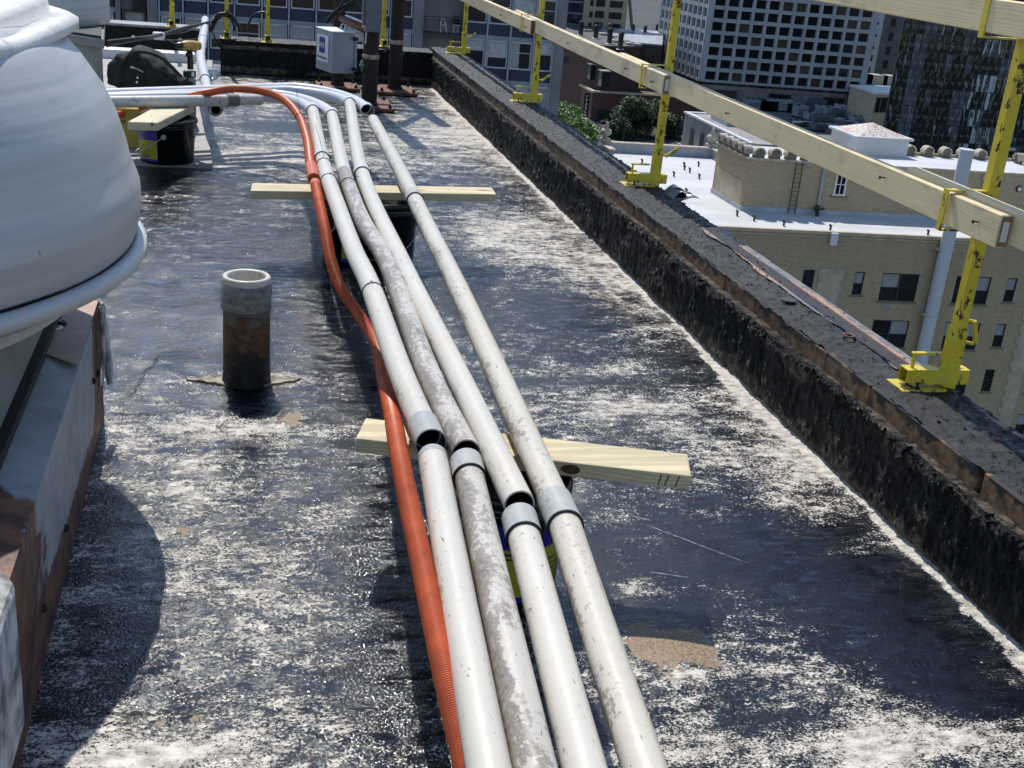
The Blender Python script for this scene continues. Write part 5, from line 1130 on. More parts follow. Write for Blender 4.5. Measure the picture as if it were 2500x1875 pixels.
def panel_floor(k):
    s = SILL0+k*ST     # underside of the window, top of the panel
    for i, (a, e) in enumerate(right+left):
        if not (a > -4 or True): continue
        P_ = lb('spandrel_panel', M['navy'], lambda b: b.box(a+.06, e-.06, .02, .10, s-.72, s-.04))
        f = lb('window', M['wtrim'], lambda b: (b.box(a+.07, a+.15, -.03, .14, s, s+1.72), b.box(e-.15, e-.07, -.03, .14, s, s+1.72), b.box(a+.07, e-.07, -.05, .14, s-.02, s+.07), b.box(a+.07, e-.07, -.03, .14, s+1.64, s+1.73), b.box(a+.15, e-.15, 0, .12, s+1.02, s+1.07)))
        q = rL.random()
        lb('pane', M['pane'], lambda b: b.box(a+.15, e-.15, .07, .09, s+.07, s+1.64), parent=f)
        if q < .70: lb('blind', M['blindw' if q < .40 else 'blind'], lambda b: b.box(a+.16, e-.16, .045, .06, s+(1.08 if q < .35 else .3+.7*rL.random()), s+1.63), parent=f)
        elif q < .9: lb('curtain', M['screen' if q < .78 else 'blind'], lambda b: b.box(a+.16, a+.16+(e-a-.3)*rL.uniform(.25, .6), .045, .06, s+.08, s+1.63), parent=f)
    lb('floor_beam', M['lbeam'], lambda b: (b.box(-1.5, 4.45, -.02, .60, s-1.03, s-.74), b.box(-20.5, -4.75, -.02, .60, s-1.03, s-.74), b.box(-27.3, -23.0, -.02, .60, s-1.03, s-.74)))
for k in range(-3, 3): panel_floor(k)
def mull(b):
    for x in [-.01, 1.51, 3.07, 4.42, -1.46]+Lx: b.box(x-.05, x+.05, -.13, .60, -16, 6)
lb('mullions', M['lframe'], mull); o = lb('backing', M['gap'], lambda b: (b.box(-1.5, 4.45, .15, .59, -20, 6), b.box(-20.5, -4.76, .15, .59, -20, 6), b.box(-27.3, -23, .15, .59, -20, 6)))
# balconies in the recess
for k in (-2, -1, 0, 1):
    fz_ = SILL0+k*ST-.80
    lb('balcony_slab', M['winframe'], lambda b: b.box(-4.15, -1.62, -.5, 2.2, fz_-.22, fz_))
    r_ = lb('balcony_rail', M['winframe'], lambda b: (b.box(-4.15, -1.62, -.5, -.44, fz_+.95, fz_+1.02), b.box(-4.15, -1.62, -.5, -.46, fz_+.78, fz_+.81), *[b.box(x, x+.06, -.5, -.44, fz_, fz_+.95) for x in (-4.13, -3.2, -2.4, -1.68)]))
    lb('glass_door', M['pane'], lambda b: b.box(-4.0, -1.8, 2.12, 2.19, fz_, fz_+2.2)); lb('door_frame', M['wtrim'], lambda b: [b.box(x, x+.09, 2.05, 2.119, fz_, fz_+2.25) for x in (-3.75, -3.0, -2.0)])
    if k == 0:
        lb('curtain', M['blind'], lambda b: b.box(-3.72, -3.0, 2.02, 2.04, fz_, fz_+2.2))
# left bay window with dark frame
for k in (-1, 0, 1):
    s = SILL0+k*ST; f = lb('dark_framed_window', M['winframe'], lambda b: (b.box(-22.6, -21.2, -.1, .5, s+.1, s+.2), b.box(-22.6, -22.48, -.1, .5, s+.2, s+1.8), b.box(-21.32, -21.2, -.1, .5, s+.2, s+1.8), b.box(-22.6, -21.2, -.1, .5, s+1.8, s+1.9)))
    lb('pane', M['blind'], lambda b: b.box(-22.48, -21.32, .1, .12, s+.2, s+1.8), parent=f); lb('panel', M['gap'], lambda b: b.box(-22.0, -21.25, .3, .5, s-1.2, s-.1))
# balcony furniture belongs to the balcony it stands on
fz_ = SILL0-.80; cx = -2.95
t = thing('balcony_chair', 'white chair on the balcony of the panelled building', 'chair'); P0 = lf((-2.75, .3, fz_))
b = MB(); b.tube(smooth_path([(P0[0]-.22, P0[1], P0[2]), (P0[0]-.25, P0[1], P0[2]+.5), (P0[0]-.05, P0[1]+.1, P0[2]+.95), (P0[0]+.1, P0[1], P0[2]+.45), (P0[0]+.2, P0[1], P0[2])], 5), .03, 6); b.tube([(P0[0]-.22, P0[1], P0[2]+.45), (P0[0]+.12, P0[1], P0[2]+.45)], .03, 6); b.build('frame', M['white'], t)
t = thing('balcony_table', 'small white table on crossed legs under a plant on the balcony', 'table'); P0 = lf((-1.98, .3, fz_))
b = MB(); b.box(P0[0]-.25, P0[0]+.25, P0[1]-.2, P0[1]+.2, P0[2]+.5, P0[2]+.54); b.build('top', M['white'], t)
for s in (-.13, .13): b = MB(); b.tube([(P0[0]+s-.1, P0[1], P0[2]), (P0[0]+s+.1, P0[1], P0[2]+.5)], .02, 5); b.tube([(P0[0]+s+.1, P0[1], P0[2]), (P0[0]+s-.1, P0[1], P0[2]+.5)], .02, 5); b.build('leg', M['white'], t)
M['leafA'] = mat_leaf('bright_leaves', (.075, .14, .025), (.15, .25, .055)); M['leafB'] = mat_leaf('dark_leaves', (.022, .045, .020), (.05, .09, .035)); M['bark'] = plain('bark', (.08, .06, .045), .9, var=.3, scale=3)  # leafA: brighter copy, sunlight on the left trees put into its colour
def foliage(name, mat, parent, clumps, nleaf, size, seed, flat=.8):
    r = np.random.RandomState(seed); V = []; Fc = []
    for (cx, cy, cz, rx, rz_) in clumps:
        m = int(nleaf*(rx*rx)/sum(q[3]**2 for q in clumps))
        d = r.normal(size=(m, 3)); d /= np.linalg.norm(d, axis=1)[:, None]; rad = r.uniform(.55, 1.06, m)**.7
        c = np.array([cx, cy, cz])+d*rad[:, None]*np.array([rx, rx, rz_])
        for i in range(m):
            nrm = r.normal(size=3)+np.array([0, 0, 1.1]); nrm /= np.linalg.norm(nrm); a = np.cross(nrm, r.normal(size=3)); a /= np.linalg.norm(a); b2 = np.cross(nrm, a); s = size*r.uniform(.5, 1.3)
            k = len(V); V += [tuple(c[i]-a*s), tuple(c[i]+b2*s*.5), tuple(c[i]+a*s), tuple(c[i]-b2*s*.5)]; Fc.append((k, k+1, k+2, k+3))
    o = MB(); o.v = V; o.f = Fc; o.sm = [False]*len(Fc); return o.build(name, mat, parent, fix=False)
def tree(label, x, y, top, R, mat, seed, nleaf=5200, size=.32, H=None, group='street trees', squash=.75):
    t = thing('street_tree', label, 'tree', (x, y, GZ), group); r = random.Random(seed); cz = top-R*squash
    b = MB(); b.tube([(x, y, GZ), (x+.1, y, GZ+2), (x, y+.1, cz-R*.3)], [.35, .26, .18], 8); b.build('trunk', M['bark'], t)
    cl = []
    for k in range(13):
        a = r.random()*6.283; q = R*r.uniform(.2, .70); rr_ = R*r.uniform(.30, .48); cl.append((x+q*math.cos(a), y+q*math.sin(a), cz+R*squash*r.uniform(-.55, .5), rr_, rr_*.8))
    cl.append((x, y, cz+R*squash*.35, R*.45, R*.4))
    for c in cl[:6]: b = MB(); b.tube([(x, y, cz-R*.5), ((x+c[0])/2, (y+c[1])/2, cz-R*.2), c[:3]], [.14, .10, .04], 5); b.build('limb', M['bark'], t)
    foliage('crown', mat, t, cl, nleaf, size, seed)
P0 = lf((-1.98, .3, fz_)); t = thing('balcony_plant', 'bushy green plant standing on the balcony table', 'plant'); foliage('leaves', M['leafB'], t, [(P0[0], P0[1], P0[2]+.82, .26, .28)], 260, .07, 3)

# ---------------------------------------------------------------- grid tower
GKX, GKY, GK = 115.0, 290.0, -.07
gf = lambda p: (GKX+p[0], GKY+p[1]+GK*p[0], p[2])
M['grid'] = plain('pale_precast_grid', (.40, .42, .435), .7, var=.08, scale=.15); M['gpane'] = mat_glass('bronze_pane', (.006, .007, .008), .06, 0, (.10, .07, .05), .80)
M['gpaneb'] = mat_glass('reflecting_pane', (.012, .016, .018), .05, .3)
gt = thing('grid_tower', 'wide office tower with a pale square grid of deep dark windows on a concrete base', 'tower')
def gb(name, mat, fn, parent=None): b = MB(); fn(b); return b.build(name, mat, parent or gt, map_=gf)
BW, BH, NC, NR, GB = 3.52, 3.0, 12, 15, -32.0
gb('core', M['gap'], lambda b: b.box(1.2, NC*BW+.6, .9, 34, -33, GB+NR*BH+6))
def gridf(b):
    for i in range(NC+1): b.box(1.0+i*BW-.36, 1.0+i*BW+.36, 0, .9, GB, GB+NR*BH)
    for j in range(NR+1): b.box(.6, 1.4+NC*BW, .06, .9, GB+j*BH-(.62 if j else .3), GB+j*BH+.30)
    b.box(1.0+NC*BW+.5, 1.0+NC*BW+1.6, .8, 30, GB, GB+NR*BH)
gb('front_grid', M['grid'], gridf)
SL = 3.45
def grids(b):
    for i in range(11): b.box(0, .9, 1.0+i*SL-.42, 1.0+i*SL+.42, GB, GB+NR*BH)
    for j in range(NR+1): b.box(.06, .9, .9, 1.2+10*SL, GB+j*BH-(.62 if j else .3), GB+j*BH+.30)
gb('side_grid', M['grid'], grids); gb('chamfer', M['grid'], lambda b: b.prism([(.02, 1.0), (1.0, .02), (1.0, .9), (.9, 1.0)], GB-.3, GB+NR*BH))
pf = MB(); pf.box(-BW/2+.36, BW/2-.36, -.04, .04, -1.04, 1.04); pf = pf.build('window_pane', M['gpane'], gt); pf.data.name = 'front_pane'
ps = MB(); ps.box(-.04, .04, -SL/2+.42, SL/2-.42, -1.04, 1.04); ps = ps.build('window_pane', M['gpane'], gt)
first = True
shear = Matrix(((1, 0, 0, 0), (GK, 1, 0, 0), (0, 0, 1, 0), (0, 0, 0, 1)))
for j in range(12):
    for i in range(NC):
        q = gf((1.0+(i+.5)*BW, .80, GB+j*BH+1.34)); m = Matrix.Translation(q) @ Matrix.Rotation(-.07, 4, 'Z')
        if first: pf.matrix_local = m; first = False
        else: share(pf, 'window_pane', gt, m)
first = True
for j in range(12):
    for i in range(10):
        q = gf((.80, 1.0+(i+.5)*SL, GB+j*BH+1.34)); m = Matrix.Translation(q)
        if first: ps.matrix_local = m; first = False
        else: share(ps, 'window_pane', gt, m)
gb('podium', M['concreted'], lambda b: b.prism([(1.2, GZ), (45.2, GZ), (45.2, -38.5), (43.2, GB-.35), (1.2, GB-.35)], .9, 34, 'y'))
for x in (4.8, 19.4, 34.0): s_ = gb('slot_window', M['winframe'], lambda b: b.box(x, x+5.8, .72, .899, -35.9, -34.15)); gb('slot_pane', M['gpane'], lambda b: b.box(x+.25, x+5.55, .66, .719, -35.65, -34.4), parent=s_)
def pj_(b):
    for x in (11, 25.8, 40): b.box(x, x+.06, .86, .899, GZ, GB-.4)
    b.box(1.2, 44, .86, .899, -34.05, -34.0)
gb('panel_joints', M['gap'], pj_)

# ---------------------------------------------------------------- pale tower behind
pt = thing('pale_stone_tower', 'pale grey stone tower with paired small windows, right of the grid tower', 'tower')
M['pale'] = plain('pale_limestone', (.46, .465, .46), .8, var=.06, scale=.1); M['palesh'] = plain('grey_brick_side', (.12, .12, .12), .85, var=.1, scale=.3)
PTY = 330
b = MB(); b.box(172, 185.3, PTY, 350, GZ, 12); b.build('stone_wing', M['pale'], pt); b = MB(); b.box(185.3, 203, PTY+.4, 350, GZ, -9.4); b.build('brick_wing', M['palesh'], pt); b = MB(); b.box(185.3, 203.2, PTY+.2, 350, -9.4, -9.0); b.build('coping', M['cardboard' if False else 'tanstone'], pt)
b = MB()
for k in range(12): b.box(172, 185.35, PTY-.05, PTY-.001, -37+k*4.1, -36.9+k*4.1)
b.build('stone_courses', M['concrete'], pt)
for k in range(9):
    for x in (180.6, 183.0):
        z = -35+k*3.42; b = MB(); b.box(x, x+.95, PTY-.12, PTY-.06, z, z+1.9); f = b.build('window', M['blindw' if k > 2 else 'winframe'], pt); b = MB(); b.box(x+.12, x+.83, PTY-.16, PTY-.121, z+.15, z+.9); b.build('pane', M['pane'], f)
    b = MB(); b.box(188, 189.5, PTY+.3, PTY+.39, -34+k*4, -31.6+k*4); f = b.build('window', M['winframe'], pt); b = MB(); b.box(188.15, 189.35, PTY+.22, PTY+.299, -33.9+k*4, -31.7+k*4); b.build('pane', M['pane'], f)

# ---------------------------------------------------------------- glass tower
gl = thing('glass_tower', 'dark glass tower with rippled reflective panes at right behind the scalloped roof', 'tower')
GY0 = 190.0; M['mull'] = plain('dark_mullion', (.012, .014, .016), .4)
b = MB(); b.prism([(110.5, GY0+.3), (170, GY0+.3), (170, 232), (136, 232)], GZ, 8); b.build('core', M['gap'], gl)
def mmat(name, base, k, lite):  # pale streaks and tints painted into the panes stand in for reflections
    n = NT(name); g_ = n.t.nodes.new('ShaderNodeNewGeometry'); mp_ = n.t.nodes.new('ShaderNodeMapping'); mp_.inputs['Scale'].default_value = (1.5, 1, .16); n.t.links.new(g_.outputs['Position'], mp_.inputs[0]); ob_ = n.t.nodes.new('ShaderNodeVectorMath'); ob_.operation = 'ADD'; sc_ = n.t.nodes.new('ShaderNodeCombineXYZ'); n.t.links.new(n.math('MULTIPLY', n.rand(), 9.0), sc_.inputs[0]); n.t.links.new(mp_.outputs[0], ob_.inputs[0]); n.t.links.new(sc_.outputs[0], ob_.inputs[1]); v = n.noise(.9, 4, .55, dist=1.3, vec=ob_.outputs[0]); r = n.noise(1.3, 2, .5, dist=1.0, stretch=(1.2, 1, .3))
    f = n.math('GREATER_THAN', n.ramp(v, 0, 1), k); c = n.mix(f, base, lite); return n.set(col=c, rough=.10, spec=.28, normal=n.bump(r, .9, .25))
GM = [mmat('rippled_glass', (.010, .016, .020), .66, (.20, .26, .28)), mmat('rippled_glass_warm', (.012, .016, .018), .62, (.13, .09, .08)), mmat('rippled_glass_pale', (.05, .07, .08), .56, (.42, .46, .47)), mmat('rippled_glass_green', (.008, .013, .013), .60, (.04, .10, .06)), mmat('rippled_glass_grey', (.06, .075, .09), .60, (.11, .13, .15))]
pr = []
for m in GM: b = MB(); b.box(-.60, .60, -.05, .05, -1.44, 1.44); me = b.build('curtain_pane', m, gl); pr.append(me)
used = set(); rg = random.Random(8)
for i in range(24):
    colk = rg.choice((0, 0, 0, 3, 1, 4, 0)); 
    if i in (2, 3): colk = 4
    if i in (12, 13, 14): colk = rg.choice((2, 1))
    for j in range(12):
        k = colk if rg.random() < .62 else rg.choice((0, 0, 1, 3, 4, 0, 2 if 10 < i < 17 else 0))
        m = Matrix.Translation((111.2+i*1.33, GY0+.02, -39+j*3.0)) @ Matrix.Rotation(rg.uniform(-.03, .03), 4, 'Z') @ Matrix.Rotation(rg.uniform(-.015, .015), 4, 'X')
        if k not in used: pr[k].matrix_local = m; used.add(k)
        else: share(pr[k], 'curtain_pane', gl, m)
def gm(b):
    for j in range(13): b.box(110.5, 142.6, GY0-.10, GY0+.29, -40.56+j*3.0, -40.46+j*3.0)
    for i in range(25): b.box(110.5+i*1.33-.03, 110.5+i*1.33+.03, GY0-.06, GY0+.29, -42, 4)
gm_ = MB(); gm(gm_); gm_.build('mullions', M['mull'], gl)
for (x, z, w_, h) in ((134.4, -19.0, 4.4, .8), (142.6, -20.4, 3, 2.2), (133.2, -29.2, 3.4, .5)):
    b = MB(); b.box(x, x+w_, GY0-1.2, GY0-.11, z, z+h); b.build('white_ledge', M['wtrim'], gl)

# ---------------------------------------------------------------- brick blocks, sign, trees
M['redbrick'] = mat_brick('dark_red_brick', (.085, .040, .030), (.065, .032, .026), (.07, .05, .045)); M['redlit'] = mat_brick('sunlit_red_brick', (.13, .058, .042), (.10, .048, .036), (.10, .07, .06))  # redlit: brighter copy of the dark brick, sunlight held in its colour
pk = thing('brick_garage', 'low dark red brick building with the PARK blade sign on its corner', 'brick building')
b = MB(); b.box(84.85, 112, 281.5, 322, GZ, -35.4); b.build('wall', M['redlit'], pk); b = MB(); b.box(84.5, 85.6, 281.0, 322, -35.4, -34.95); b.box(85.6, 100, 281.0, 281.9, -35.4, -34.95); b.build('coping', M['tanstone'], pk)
b = MB(); b.box(84.80, 84.849, 302, 302.6, GZ, -36.4); b.build('wall_slot', M['gap'], pk)
b = MB(); b.box(86.5, 92.5, 281.35, 281.49, GZ, GZ+2.6); b.build('garage_opening', M['gap'], pk)
t = thing('park_sign', 'tall black vertical blade sign reading PARK in white letters', 'sign')
b = MB(); b.box(82.75, 84.15, 281.3, 281.55, -41.3, -35.6); b.build('blade', M['black'], t, bevel=.03)
b = MB(); b.box(84.15, 84.84, 281.35, 281.5, -36.3, -36.2); b.box(84.15, 84.84, 281.35, 281.5, -40.2, -40.1); b.build('bracket', M['winframe'], t)
for i, ch in enumerate('PPARK'):
    text('sign_lettering', ch, 1.15 if i else .95, M['white'], t, Matrix.Translation((83.45, 281.28, -36.75-i*.93)) @ Matrix.Rotation(math.pi/2, 4, 'X'), .01)
b = MB(); b.prism([(83.0, -41.0), (83.45, -41.25), (83.9, -41.0), (83.6, -40.95), (83.6, -40.6), (83.3, -40.6), (83.3, -40.95)], 281.26, 281.29, 'y'); b.build('arrow', M['white'], t)
hs = thing('brick_townhouses', 'brick row houses with flat dark roof, vent stacks and grey side canopies', 'brick building')
M['darkroof'] = plain('dark_flat_roof', (.085, .08, .078), .8, var=.12, scale=.3)
poly = [(86.5, 275.0+7), (98.0, 289), (100.9, 335), (86.5, 320), (85.6, 326), (80, 340), (74, 330), (80.6, 307)]
poly = [(87.2, 284.5), (98.0, 289), (100.9, 341), (80, 341), (80.2, 306)]
b = MB(); b.prism(poly, GZ, -25); b.build('wall', M['redbrick'], hs); b = MB(); b.prism([(x+(x-90)*.015, y-.2) for x, y in poly], -25, -24.6); b.build('roof', M['darkroof'], hs)
kk = lambda x, y: (1350+x/4.6075, y/4.6075)
for (x, y, h) in ((310, 395, 3.6), (478, 430, 3.4), (628, 395, 3.0), (632, 490, 3.8), (752, 555, 4.0)):
    p = onZ(*kk(x, y), -24.6); b = MB(); b.lathe([(.75, 0), (.62, .5), (.62, h*.8), (.75, h*.82), (.75, h*.9), (.3, h)], tuple(p), 12); s_ = b.build('vent_stack', M['winframe'], hs); b = MB(); b.lathe([(.9, 0), (.8, .12), (.001, .12)], tuple(p), 12); b.build('stack_flashing', M['white'], s_)
for (x, y) in ((380, 350), (600, 330), (560, 390), (690, 420), (740, 450), (800, 470), (860, 500), (930, 510), (700, 470)):
    p = onZ(*kk(x, y), -24.6); b = MB(); b.prism([(p[0]-1.3, p[1]-2.2), (p[0]+1.1, p[1]-1.7), (p[0]+1.3, p[1]+2), (p[0]-1, p[1]+1.6)], -24.6, -24.1); b.build('roof_skylight', M['concreted'], hs)
for (x, y) in ((230, 650), (370, 715), (495, 790)):
    p = onX(*kk(x, y), 84.2); 
    b = MB(); b.box(84.9, 87.3, p[1]-1.5, p[1]+1.5, p[2]-.12, p[2]+.12); c_ = b.build('canopy', M['concreted'], hs); b = MB(); b.box(85.2, 87.2, p[1]-1.3, p[1]+1.3, p[2]-3.6, p[2]-.13); b.build('bay_glass', M['pane'], c_)
for (x, y) in ((880, 1010), (820, 1000), (1130, 575), (1060, 590), (90, 640)):
    p = onY(*kk(x, y), 289); b = MB(); b.box(p[0]-.7, p[0]+.7, 288.0 if x > 1000 else 284.0, 288.1 if x > 1000 else 284.2, p[2]-.9, p[2]+.9); b.build('dark_window', M['winframe'], hs)
t = thing('metal_roofed_building', 'brick building with a pale grey metal roof and two skylights', 'brick building')
mp = [(91.1, 301), (107.4, 301), (107.4, 345), (94.6, 345)]; mp = [tuple(onZ(*kk(*q), -22)[:2]) for q in ((880, 490), (1228, 520), (1235, 370), (460, 315))]
mp = [(x*1.12, y*1.12) for x, y in mp]; zr_ = 1.6-(23.6)*1.12
b = MB(); b.prism(mp, GZ, zr_); b.build('wall', M['redbrick'], t); b = MB(); b.prism([(x+(x-110)*.01, y+(y-320)*.01) for x, y in mp], zr_, zr_+.4); b.build('roof', plain('grey_metal_roof', (.28, .30, .33), .5, var=.05, scale=.3), t)
for (x, y, w_) in ((820, 360, 3.2), (1140, 385, 3.2)): p = onZ(*kk(x, y), zr_+.4); b = MB(); b.box(p[0]-w_/2, p[0]+w_/2, p[1]-2.5, p[1]+2.5, zr_+.4, zr_+.9); b.build('skylight', M['blindw'], t)
for (x, y) in ((530, 325), (900, 350), (1035, 365), (1170, 345), (1215, 355)): p = onZ(*kk(x, y), zr_+.4); b = MB(); b.lathe([(.5, 0), (.5, 1.6), (.001, 2)], tuple(p), 8); b.build('vent_stack', M['winframe'], t)
t = thing('beige_building', 'beige apartment block with square windows and a dark glazed wing, top centre', 'apartment building')
b = MB(); b.box(97.2, 110, 340, 360, GZ, 5); b.build('wall', M['tanstone'], t); b = MB(); b.box(88, 97.19, 341, 360, GZ, 5); b.build('dark_wing', M['navy'], t)
for r_ in range(9):
    for (x, w_, h) in ((98.9, .9, 1.6), (100.6, 2.6, 1.9), (104.7, 3.8, 1.8)):
        z = -31.5+r_*3.1; b = MB(); b.box(x, x+w_, 339.8, 339.99, z, z+h); f = b.build('window', M['winframe'], t); b = MB(); [b.box(x+.12+i*(w_-.12)/2, x+(i+1)*(w_-.12)/2, 339.7, 339.79, z+.12, z+h-.12) for i in range(2)]; b.build('panes', M['pane'], f)
    b = MB(); b.box(88, 97.1, 340.7, 340.99, -31+r_*3.1, -30.6+r_*3.1); b.build('floor_band', M['lbeam'], t)
    for i in range(3): b = MB(); b.box(88.9+i*2.6, 90.4+i*2.6, 340.5, 340.69, -33.2+r_*3.1, -31.3+r_*3.1); b.build('window', M['pane'], t)
t = thing('green_pole', 'tall pale green pole standing right of the beige block', 'pole'); b = MB(); p = onY(*kk(890, 330), 345); q = onY(*kk(862, 0), 345); b.tube([(p[0], 345, GZ), tuple(p), tuple(q), (q[0]-.6, 345, 5)], .5, 10); b.build('shaft', plain('pale_green_paint', (.16, .26, .25), .5), t)
# trees
def tp(x, y, Y): p = onY(*kk(x, y), Y); return float(p[0]), float(p[2])
for i, (x, y, top_, R, mt, lab) in enumerate([(tp(980, 1060, 262)[0], 262, tp(980, 1060, 262)[1], 6.6, 'leafB', 'wide dark green street tree before the garage wall, behind the post'), (tp(760, 1290, 258)[0], 258, tp(760, 1290, 258)[1], 4.4, 'leafB', 'smaller dark tree left of the wide one'), (tp(1330, 1250, 262)[0], 262, tp(1330, 1250, 262)[1], 4.6, 'leafB', 'dark tree right of the third post beside the small dark building'),
        (tp(130, 1110, 240)[0], 240, tp(130, 1110, 240)[1], 6.2, 'leafA', 'bright green tree in the middle of the left tree group below the garage wall'), (tp(-60, 1150, 226)[0], 226, tp(-60, 1150, 226)[1], 6.0, 'leafA', 'bright green tree nearest the panelled building'), (tp(330, 1290, 228)[0], 228, tp(330, 1290, 228)[1], 5.6, 'leafA', 'low bright green tree at the right of the left group, near the urn'), (tp(170, 1450, 205)[0], 205, tp(170, 1450, 205)[1], 6.0, 'leafA', 'bright green tree lowest in the left group, just above the parapet')]):
    tree(lab, x, y, top_, R, M[mt], 20+i, 9000 if R > 5.9 else 5500)
t = thing('terrace_shrub', 'light green shrub leaning over the brick terrace wall', 'shrub'); foliage('leaves', M['leafA'], t, [(84.6, 298, -33.4, 1.9, 1.5), (86.0, 296, -34, 1.4, 1.1)], 900, .28, 5)
t = thing('low_planting', 'orange and green shrubs between the garage and the dark tree', 'shrub'); foliage('leaves', M['leafA'], t, [(88.5, 268, -41, 2.2, 1.0), (91, 266, -41, 1.6, .9)], 700, .25, 6); foliage('orange_leaves', plain('orange_leaves', (.30, .10, .03), .7), t, [(89.8, 265, -41, 1.9, .8)], 350, .22, 7)
for (x, y, z1, lab) in ((kk(830, 1260), 250, -33.5, 'dark thin street lamp post in front of the wide tree'), (kk(1210, 1380), 235, -36, 'pale utility post beside the third guardrail post')): 
    p = onY(*x, y); t = thing('street_post', lab, 'post'); b = MB(); b.tube([(p[0], y, GZ), (p[0], y, p[2])], .16 if z1 > -34 else .45, 8); b.build('shaft', M['winframe' if z1 > -34 else 'acgrey'], t)
# parked cars glimpsed at the kerb
def car(label, x, y, col, rz=0):
    t = local(thing('parked_car', label, 'car', (x, y, GZ), 'cars below the trees', rz)); body = plain('car_paint_'+label.split()[0], col, .3)
    b = MB(); b.prism([(-2.2, .35), (-2.15, .75), (-1.3, .85), (-.8, 1.35), (.9, 1.38), (1.5, .9), (2.2, .78), (2.25, .35)], -.85, .85, 'y'); b.build('body', body, t, bevel=.08, seg=2)
    b = MB(); b.prism([(-1.15, .88), (-.75, 1.28), (.85, 1.30), (1.3, .90)], -.87, .87, 'y'); b.build('glazing', M['pane'], t)
    for sx in (-1.4, 1.4):
        for sy in (-.8, .8): b = MB(); b.tube([(sx, sy-.1, .33), (sx, sy+.1, .33)], .33, 16); b.build('wheel', M['black'], t)
car('black car parked at the garage entrance', 88.3, 276.5, (.015, .015, .018)); car('silver car half hidden under the dark tree', 100, 249, (.35, .36, .38)); car('white car near the low shrubs', 95.5, 243, (.6, .6, .6), .3)

# ---------------------------------------------------------------- dark building by the urn
t = thing('small_dark_building', 'small dark building with three tall windows and a white roof edge beside the urn', 'building')
b = MB(); b.box(63.5, 74, 140, 163.8, GZ, -22.1); b.build('wall', M['concreted'], t); b = MB(); b.box(63.3, 64.0, 139.8, 164, -22.1, -21.85); b.box(64, 74, 163.2, 164, -22.1, -21.85); b.build('roof_edge', M['whiteroof'], t); b = MB(); b.box(64, 74, 140, 163.2, -22.1, -22.0); b.build('roof', M['concreted'], t)
for yy in (160.5, 156.6, 152.8, 149, 145): b = MB(); b.box(63.42, 63.49, yy-1.1, yy+.2, -27.5, -23.6); b.build('tall_window', M['pane'], t)
b = MB(); b.box(65.5, 68, 153, 159, -22, -21.2); f = b.build('roof_skylight', M['lframe'], t); b = MB(); b.box(65.8, 67.7, 153.5, 158.5, -21.2, -21.1); b.build('glazing', M['pane'], f)
# ---------------------------------------------------------------- low roofs with plant
low_ = thing('low_roof_building', 'broad low building whose dark roof is crowded with air handling units', 'building')
lp = [(113, 233), (150, 233), (188, 288), (117, 288)]; b = MB(); b.prism(lp, GZ, -38.2); b.build('wall', M['redbrick'], low_); b = MB(); b.prism(lp, -38.2, -38); b.build('roof', plain('gravel_roof', (.17, .165, .155), .85, var=.3, scale=.15), low_)
zq = lambda x, y: (1760+x/5.027, 150+y/5.027)
r1 = random.Random(15)
units = [(440, 560, 7, 2.2), (560, 570, 5, 2.2), (690, 600, 7, 2.6), (860, 610, 4, 2.0), (1160, 640, 4, 3.2), (1240, 690, 3.4, 2.6), (1320, 720, 3, 2.6), (1410, 740, 2.4, 2.6), (1470, 720, 3.4, 3.4), (1100, 730, 3, 1.6), (1220, 800, 5, 2.4), (1380, 790, 4, 1.6), (1560, 800, 3, 1.2), (1000, 790, 8, .8), (1700, 720, 6, 1.0), (1660, 800, 3.4, 2.0), (1800, 760, 3, 2.2), (1860, 830, 3, 2.6), (960, 690, 3, 2.6), (1180, 850, 3, 1.4), (1750, 860, 4, 1.5)]
UN = ([], [], [])
for i, (x, y, w_, h) in enumerate(units):
    p = onZ(*zq(x, y), -38)
    if p[1] < 236: p = onZ(*zq(x, y), -38); p = np.array([p[0]*236/p[1], 236.0, -38])
    if p[1] > 286: p = np.array([p[0]*286/p[1], 286.0, -38])
    t = thing('roof_unit', ['boxy grey air handling unit on the crowded low roof', 'dark finned cooling unit on the crowded low roof', 'pale metal duct box on the crowded low roof'][i % 3], 'air unit', (p[0], p[1], -38), 'roof units on the low dark roof')
    t['group'] = ['grey air handling units', 'dark cooling units', 'pale duct boxes'][i % 3]; UN[i % 3].append((p[0]/p[1], t))
    b = MB(); b.box(p[0]-w_/2, p[0]+w_/2, p[1]-1.6, p[1]+1.6, -37.6, -37.6+h); b.build('casing', M[['boxgrey', 'boxdark', 'flash'][i % 3]], t, bevel=.05)
    b = MB(); b.box(p[0]-w_/2+.1, p[0]+w_/2-.1, p[1]-1.5, p[1]+1.5, -38, -37.6); b.build('skid', M['winframe'], t)
    for q in range(max(1, int(w_/1.6))): xx = p[0]-w_/2+.8+q*1.5; b = MB(); b.lathe([(.5, 0), (.5, .25), (.42, .25), (.42, .05), (.001, .05)], (xx, p[1], -37.6+h), 12); b.build('fan_cowl', M['winframe'], t)
    b = MB(); [b.box(p[0]-w_/2+.2, p[0]+w_/2-.2, p[1]-1.66, p[1]-1.605, -37.4+h*.18*q, -37.32+h*.18*q) for q in range(1, 4)]; b.build('louvre', M['winframe'], t)
for q, L_ in enumerate(UN):
    for k, (_, t) in enumerate(sorted(L_, key=lambda a: a[0])): t['label'] = '%s %s from the left on the crowded low roof' % (('first', 'second', 'third', 'fourth', 'fifth', 'sixth', 'seventh', 'eighth')[k], ('boxy grey air handling unit', 'dark finned cooling unit', 'pale metal duct box')[q])
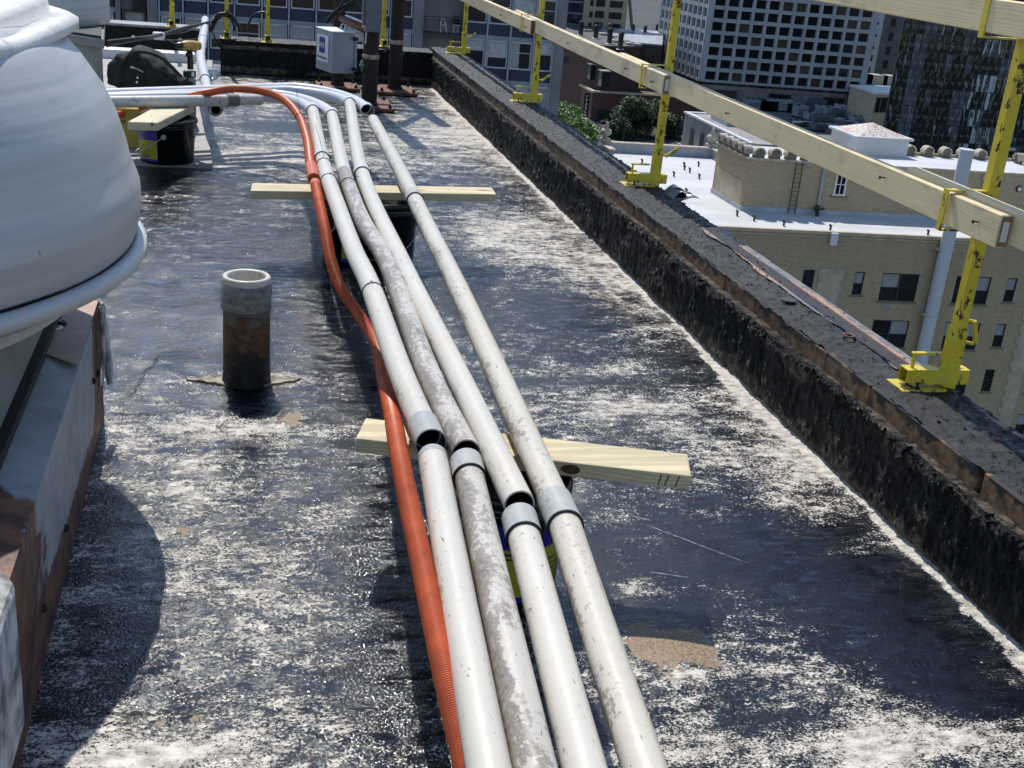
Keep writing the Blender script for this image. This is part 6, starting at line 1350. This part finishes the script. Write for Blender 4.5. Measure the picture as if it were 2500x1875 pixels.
for i, (x0, y0, x1, y1) in enumerate(((880, 745, 1100, 750), (1380, 650, 1540, 700), (1560, 690, 1800, 720), (1290, 770, 1480, 800))):
    A, B_ = onZ(*zq(x0, y0), -37), onZ(*zq(x1, y1), -37)
    if max(A[1], B_[1]) < 290 and min(A[1], B_[1]) > 230: o = MB().tube([A, B_], .3, 8).build('roof_duct', M['white' if i == 0 else 'boxgrey']); tag(o, ['long white duct on the low roof near the railing board', 'slanting grey duct in front of the concrete base', 'grey duct beside the pale ledge', 'short grey duct between the air units'][i], 'duct'); 
# small buildings at the foot of the pale tower
t = thing('small_beige_building', 'little beige building with a white cornice left of the glass tower', 'building'); A = onY(*zq(1900, 400), 262)
t2 = thing('dark_brick_building', 'dark brick building with two pale windows below the pale tower', 'brick building')
p0 = onY(*zq(1640, 330), 285); p1 = onY(*zq(2110, 360), 285); b = MB(); b.box(p0[0], p0[0]+30, 285, 310, GZ, p0[2]); b.build('wall', M['redbrick'], t2); b = MB(); b.box(p0[0]-.3, p0[0]+30, 284.7, 310, p0[2], p0[2]+.6); b.build('white_coping', M['concrete'], t2)
for x in (1672, 1775): p = onY(*zq(x, 400), 285); b = MB(); b.box(p[0]-1, p[0]+1, 284.8, 284.99, p[2]-1.1, p[2]+1.1); b.build('window', M['blind'], t2)
for (x, y, w_) in ((1740, 250, 4), (1880, 260, 6), (2050, 220, 4)): p = onY(*zq(x, y+50), 292); b = MB(); b.box(p[0]-w_/2, p[0]+w_/2, 291, 295, p0[2]+.6, p0[2]+3); b.build('roof_hut', M['acgrey'], t2)
p = onY(*zq(1905, 405), 262); b = MB(); b.box(p[0], p[0]+14, 262, 275, GZ, p[2]); b.build('wall', M['tanstone'], t); b = MB(); b.box(p[0]-.3, p[0]+14, 261.7, 275, p[2], p[2]+.5); b.build('cornice', M['white'], t)
for x in (1925, 1985, 2040): q = onY(*zq(x, 520), 262); b = MB(); b.box(q[0]-.5, q[0]+.5, 261.85, 261.99, q[2]-2, q[2]+1.5); b.build('window', M['pane'], t)
